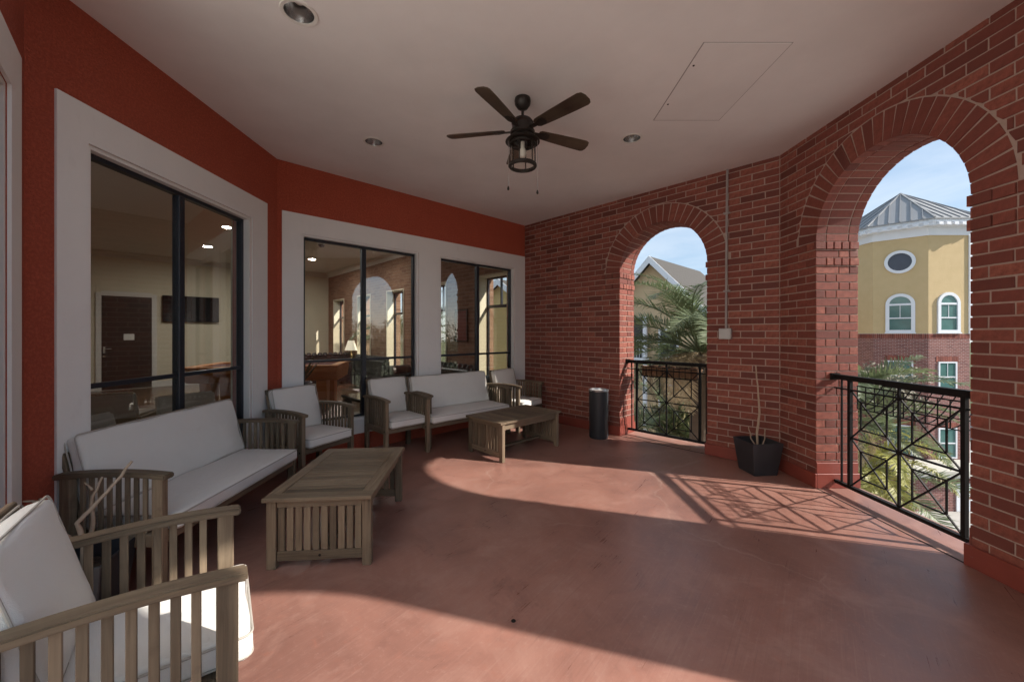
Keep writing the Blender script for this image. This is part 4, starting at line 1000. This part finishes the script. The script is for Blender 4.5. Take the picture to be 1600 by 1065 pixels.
f_ = slab('round_window', [oc, oi_], -.08, .02, XZ, 'paint_white', tw); f_.location = loc; f_.rotation_euler = (0, 0, rz); slab('pane', [oi_], -.02, -.002, XZ, 'dark_pane', f_)
loc, rz, L = face_frame(0); MB().box(L - .07, L + .07, -.06, .1, g(1.45), g(6.45)).build('corner_board', 'paint_white', tw, loc=loc, rz=rz)
# entrance porch at the tower foot
ep = empty('entrance_porch', (20.6, 19.0, ZG)); tag(ep, 'brick entrance porch with pale stone cap at the foot of the tower', 'porch')
MB().box(-1.9, 1.5, -.6, .75, 0.03, 1.9).build('wall', 'brick_tower', ep)
slab('cap', [[(-2.1, -.8), (-1.2, -.95), (0, -1.0), (1.0, -.95), (1.7, -.8), (1.7, .76), (-2.1, .76)]], 1.9, 2.12, XY, 'stone_cap', ep); slab('cap_moulding', [[(-2.0, -.7), (1.6, -.7), (1.6, .755), (-2.0, .755)]], 1.72, 1.899, XY, 'paint_white', ep)
sg = MB().box(.0, .95, -.64, -.602, .15, 1.45).build('sign_panel', 'paint_white', ep)
simple('sign_marks', (.45, .10, .12), .6)
mb = MB(); mb.box(.2, .78, -.646, -.6405, 1.0, 1.12); mb.box(.28, .70, -.646, -.6405, .72, .84); mb.build('sign_mark', 'sign_marks', sg)
mb = MB(); mb.tube([(.55, -.6, 1.62), (.55, -.9, 1.68), (.6, -1.05, 1.6)], .025, 6); mb.lathe([(.02, .05), (.10, 0), (.11, -.05)], 12, (.6, -1.05, 1.58)); mb.build('sign_lamp', 'black_metal', ep)
MB().box(-2.2, 3.0, -2.2, -.61, .03, .12).build('step', 'concrete', ep)

# houses
def house(name, apex, rz, half, length, eave_drop, zbase, wall_mat, label, over=.45, recess=None):
    h = empty(name, (apex[0], apex[1], zbase), rz); tag(h, label, 'house', 'houses beyond the porch')
    za = apex[2] - zbase; ze = za - eave_drop
    wv = MB().prism([(-half, 0), (half, 0), (half, ze), (0, za - .12), (-half, ze)], lambda u, v, w_: (u, w_, v), 0, length).build('wall', wall_mat, h)
    sl_ = eave_drop / half
    rf = None
    for s_ in (-1, 1):
        pl = [(0, za), (s_ * (half + over), za - sl_ * (half + over)), (s_ * (half + over), za - sl_ * (half + over) + .10), (0, za + .12)]
        rf = MB().prism(pl, lambda u, v, w_: (u, w_, v), -over, length + over).build('roof', 'shingle', h)
        pl2 = [(0, za - .26), (s_ * (half + over), za - sl_ * (half + over) - .26), (s_ * (half + over), za - sl_ * (half + over) + .12), (0, za + .14)]
        MB().prism(pl2, lambda u, v, w_: (u, w_, v), -over - .05, -over).build('rake_board', 'paint_white', rf)
        pl3 = [(s_ * (half + over), za - sl_ * (half + over) - .16), (s_ * (half + over + .04), za - sl_ * (half + over) - .16), (s_ * (half + over + .04), za - sl_ * (half + over) + .1), (s_ * (half + over), za - sl_ * (half + over) + .1)]
        MB().prism(pl3, lambda u, v, w_: (u, w_, v), -over, length + over).build('fascia', 'paint_white', rf)
    return h, wv
def wall_window(h, u, z, w_=.9, hh=1.4):
    f_ = slab('window', [rect(u - w_ / 2 - .1, u + w_ / 2 + .1, z - .1, z + hh + .1), rect(u - w_ / 2, u + w_ / 2, z, z + hh)], -.06, .02, XZ, 'paint_white', h)
    slab('pane', [rect(u - w_ / 2, u + w_ / 2, z, z + hh)], -.015, .0, XZ, 'dark_pane', f_); MB().box(u - w_ / 2, u + w_ / 2, -.04, -.016, z + hh / 2 - .03, z + hh / 2 + .03).build('meeting_rail', 'paint_white', f_)
h1, _ = house('gable_house', (7.67, 22.0, 5.6), R(-45), 2.9, 6.6, 2.95, ZG, 'siding_beige', 'beige gabled house with brown roof behind the palm in the smaller arch')
for z in (7.2, 4.2, 1.2): wall_window(h1, .9, z)
rc = MB().box(-1.9, -.35, -.25, .05, 7.1, 9.3).build('balcony_shade', 'recess_shade', h1)  # solid dark block stands in for the shade inside the balcony
for x in (-1.95, -.3): MB().box(x - .09, x + .09, -.42, -.24, 0, 9.4).build('post', 'paint_white', h1)
MB().box(-2.05, -.2, -.45, -.05, 6.75, 7.09).build('balcony_floor', 'paint_white', h1); MB().box(-1.86, -.39, -.40, -.36, 8.05, 8.12).build('balcony_rail', 'paint_white', h1)
for k in range(9): MB().box(-1.80 + k * .168, -1.775 + k * .168, -.39, -.37, 7.09, 8.05).build('baluster', 'paint_white', h1)
h2, _ = house('gable_house', (-.9, 24.5, 4.7), R(-30), 3.2, 9, 2.4, ZG, 'siding_yellow', 'yellow gabled house glimpsed through the lounge windows')
for u in (-1.6, 1.4):
    for z in (7.0, 3.8): wall_window(h2, u, z)
h3, _ = house('gable_house', (14.2, 27.5, 4.4), R(45), 3.6, 8, 2.3, ZG, 'siding_beige', 'beige house with hipped brown roof at the right edge of the smaller arch')

# palms
def frond_mesh(L, sag, seed, mat, leaf=.42, n=34, droop=.5):
    rn = random.Random(seed); m_ = MB()
    pts = []; N = 12
    for i in range(N + 1):
        s_ = i / N; a = R(72) - sag * s_ ** 1.3
        pts.append((s_, a))
    pos = [Vector((0, 0, 0))]
    for i in range(N): a = pts[i][1]; pos.append(pos[-1] + Vector((math.cos(a), 0, math.sin(a))) * L / N)
    m_.tube(pos, [.022 * (1 - .85 * i / N) for i in range(N + 1)], 5)
    for k in range(n):
        s_ = .16 + .84 * k / (n - 1); x = s_ * N; i = min(N - 1, int(x)); p = pos[i].lerp(pos[i + 1], x - i); d_ = (pos[i + 1] - pos[i]).normalized()
        up = Vector((-d_.z, 0, d_.x))
        ll = leaf * (math.sin(math.pi * min(1, .18 + .80 * s_)) * .9 + .15) * rn.uniform(.8, 1.15)
        for sd in (-1, 1):
            out = (Vector((0, sd, 0)) * rn.uniform(.7, .95) + d_ * rn.uniform(.55, .95) + up * rn.uniform(.05, .5)).normalized()
            mid = p + out * ll * .55 + Vector((0, 0, -.03 * droop)); tip = p + out * ll + Vector((0, 0, -ll * droop * rn.uniform(.1, .6)))
            wv = d_.cross(out).cross(out).normalized() * .0115
            m_.add([p - wv * .6, p + wv * .6, mid + wv, mid - wv, tip], [(0, 1, 2, 3), (3, 2, 4)])
    me = m_.mesh('frond', recalc=False); me.materials.append(MATS[mat]); return me
FR = [frond_mesh(2.9, R(75), 1, 'palm_green', .46, 88), frond_mesh(2.6, R(100), 2, 'palm_green', .46, 84, .7), frond_mesh(2.4, R(60), 3, 'palm_green', .42, 80), frond_mesh(2.2, R(120), 4, 'palm_yellow', .44, 76, .9), frond_mesh(1.9, R(150), 5, 'palm_dry', .38, 60, 1.2)]
def palm(x, y, zc, n, label, seed, scale=1.0, dry=6, mats=(0, 0, 1, 2, 1)):
    rn = random.Random(seed); p = empty('palm_tree', (x, y, ZG)); tag(p, label, 'palm tree', 'palm trees outside the arches')
    H = zc - ZG; N = 16
    tr = MB().tube([(.05 * math.sin(i), .05 * math.cos(i * 1.3), H * i / N) for i in range(N + 1)], [.26 - .06 * i / N + .02 * (i % 2) for i in range(N + 1)], 12).build('trunk', 'bark', p)
    for k in range(n + dry):
        isdry = k >= n
        me = FR[4] if isdry else FR[mats[k % len(mats)]]
        o = link('frond', me, p); a = k * 2.39996 + rn.uniform(-.2, .2)
        tilt = (k / n) * 78 - 10 if not isdry else 60 + rn.uniform(0, 35)
        o.matrix_local = Matrix.Translation((0, 0, H + .05)) @ Matrix.Rotation(a, 4, 'Z') @ Matrix.Rotation(R(tilt), 4, 'Y') @ Matrix.Rotation(rn.uniform(-.5, .5), 4, 'X') @ Matrix.Scale(scale * rn.uniform(.85, 1.1), 4)
    return p
palm(3.80, 8.1, 1.0, 34, 'palm with green and dry fronds filling the smaller arch', 3, 1.0, 14)
palm(5.05, 6.25, .0, 28, 'palm with short upper fronds behind the left side of the large arch', 8, .62, 8, (0, 0, 1, 2, 1))
palm(7.15, 8.2, -1.55, 26, 'low palm with yellowing fronds seen through the large arch railing', 9, .85, 6, (3, 1, 3, 0, 3))
palm(4.3, 10.2, -1.5, 30, 'lower palm with drooping fronds behind the smaller arch railing', 5, .95, 16, (0, 1, 1, 3, 0))
palm(-3.6, 13.2, 1.1, 24, 'palm glimpsed through the lounge windows', 12, .8, 4)

# shrubs and trees built of leaf cards through a lumpy volume
def leaf_mass(rad, n, seed, size, lumps=7):
    rn = random.Random(seed); m_ = MB()
    L_ = [(Vector((rn.gauss(0, .45), rn.gauss(0, .45), rn.gauss(0, .38))), rn.uniform(.35, .6)) for _ in range(lumps)]
    for _ in range(n):
        c, r = rn.choice(L_); d_ = Vector((rn.gauss(0, 1), rn.gauss(0, 1), rn.gauss(0, 1))).normalized()
        p = (c + d_ * r * rn.uniform(.55, 1.05)); p = Vector((p.x * rad[0], p.y * rad[1], p.z * rad[2]))
        a = Vector((rn.gauss(0, 1), rn.gauss(0, 1), rn.gauss(0, 1))).normalized(); b_ = a.orthogonal().normalized(); s_ = size * rn.uniform(.6, 1.3)
        m_.add([p - a * s_, p + b_ * s_ * .4, p + a * s_, p - b_ * s_ * .4], [(0, 1, 2, 3)])
    return m_
def shrub(x, y, z, rad, n, mat, label, seed, size=.07):
    s = empty('shrub', (x, y, ZG)); tag(s, label, 'shrub', 'shrubs below the arches')
    o = leaf_mass(rad, n, seed, size).build('foliage', mat, s); o.location = (0, 0, z - ZG)
    for k in range(5):
        a = k * 1.257; MB().tube([(.06 * math.cos(a), .06 * math.sin(a), 0), (.25 * rad[0] * math.cos(a), .25 * rad[1] * math.sin(a), (z - ZG) * .6), (.5 * rad[0] * math.cos(a), .5 * rad[1] * math.sin(a), z - ZG)], [.05, .035, .015], 6).build('stem', 'bark', s)
shrub(13.2, 13.8, -.85, (2.0, 2.0, 1.1), 5200, 'leaf_tan', 'tan flowering tree top below the tower, behind the large arch railing', 21, .085)
shrub(7.5, 12.5, -4.6, (2.6, 2.4, 2.0), 5200, 'leaf_olive', 'olive green shrub below the palm in the smaller arch', 22, .10)
shrub(5.0, 11.6, -1.75, (2.3, 1.6, 2.0), 6500, 'leaf_straw', 'straw coloured dry shrub behind the lower part of the smaller arch railing', 24, .12)
shrub(5.2, 14.5, -4.0, (2.6, 2.4, 2.2), 4200, 'leaf_olive', 'grey green shrub behind the palm at the left of the smaller arch', 23, .10)
def tree(x, y, h, r, seed, label):
    t_ = empty('tree', (x, y, ZG)); tag(t_, label, 'tree', 'trees along the road')
    rn = random.Random(seed)
    tr = MB().tube([(0, 0, 0), (.1, .05, h * .3), (-.05, .1, h * .6)], [.28, .2, .1], 10).build('trunk', 'bark', t_)
    for k in range(6):
        a = k * 1.05 + rn.random(); MB().tube([(0, .05, h * (.3 + .04 * k)), (math.cos(a) * r * .4, math.sin(a) * r * .4, h * .6), (math.cos(a) * r * .7, math.sin(a) * r * .7, h * .78)], [.09, .06, .02], 6).build('limb', 'bark', tr)
    o = leaf_mass((r, r, h * .36), 3800, seed, .16, 11).build('crown', 'leaf_dark', t_); o.location = (0, 0, h * .66)
for i, (x, y, h, r) in enumerate([(33, -3, 8.8, 3.4), (34, -10, 9.4, 3.6), (33.5, -17, 9.0, 3.4), (52, -6, 11.0, 4.4), (52, -16, 11.2, 4.4)]):
    tree(x, y, h, r, 40 + i, 'dark leafy tree out by the road, glimpsed only in the window glass')
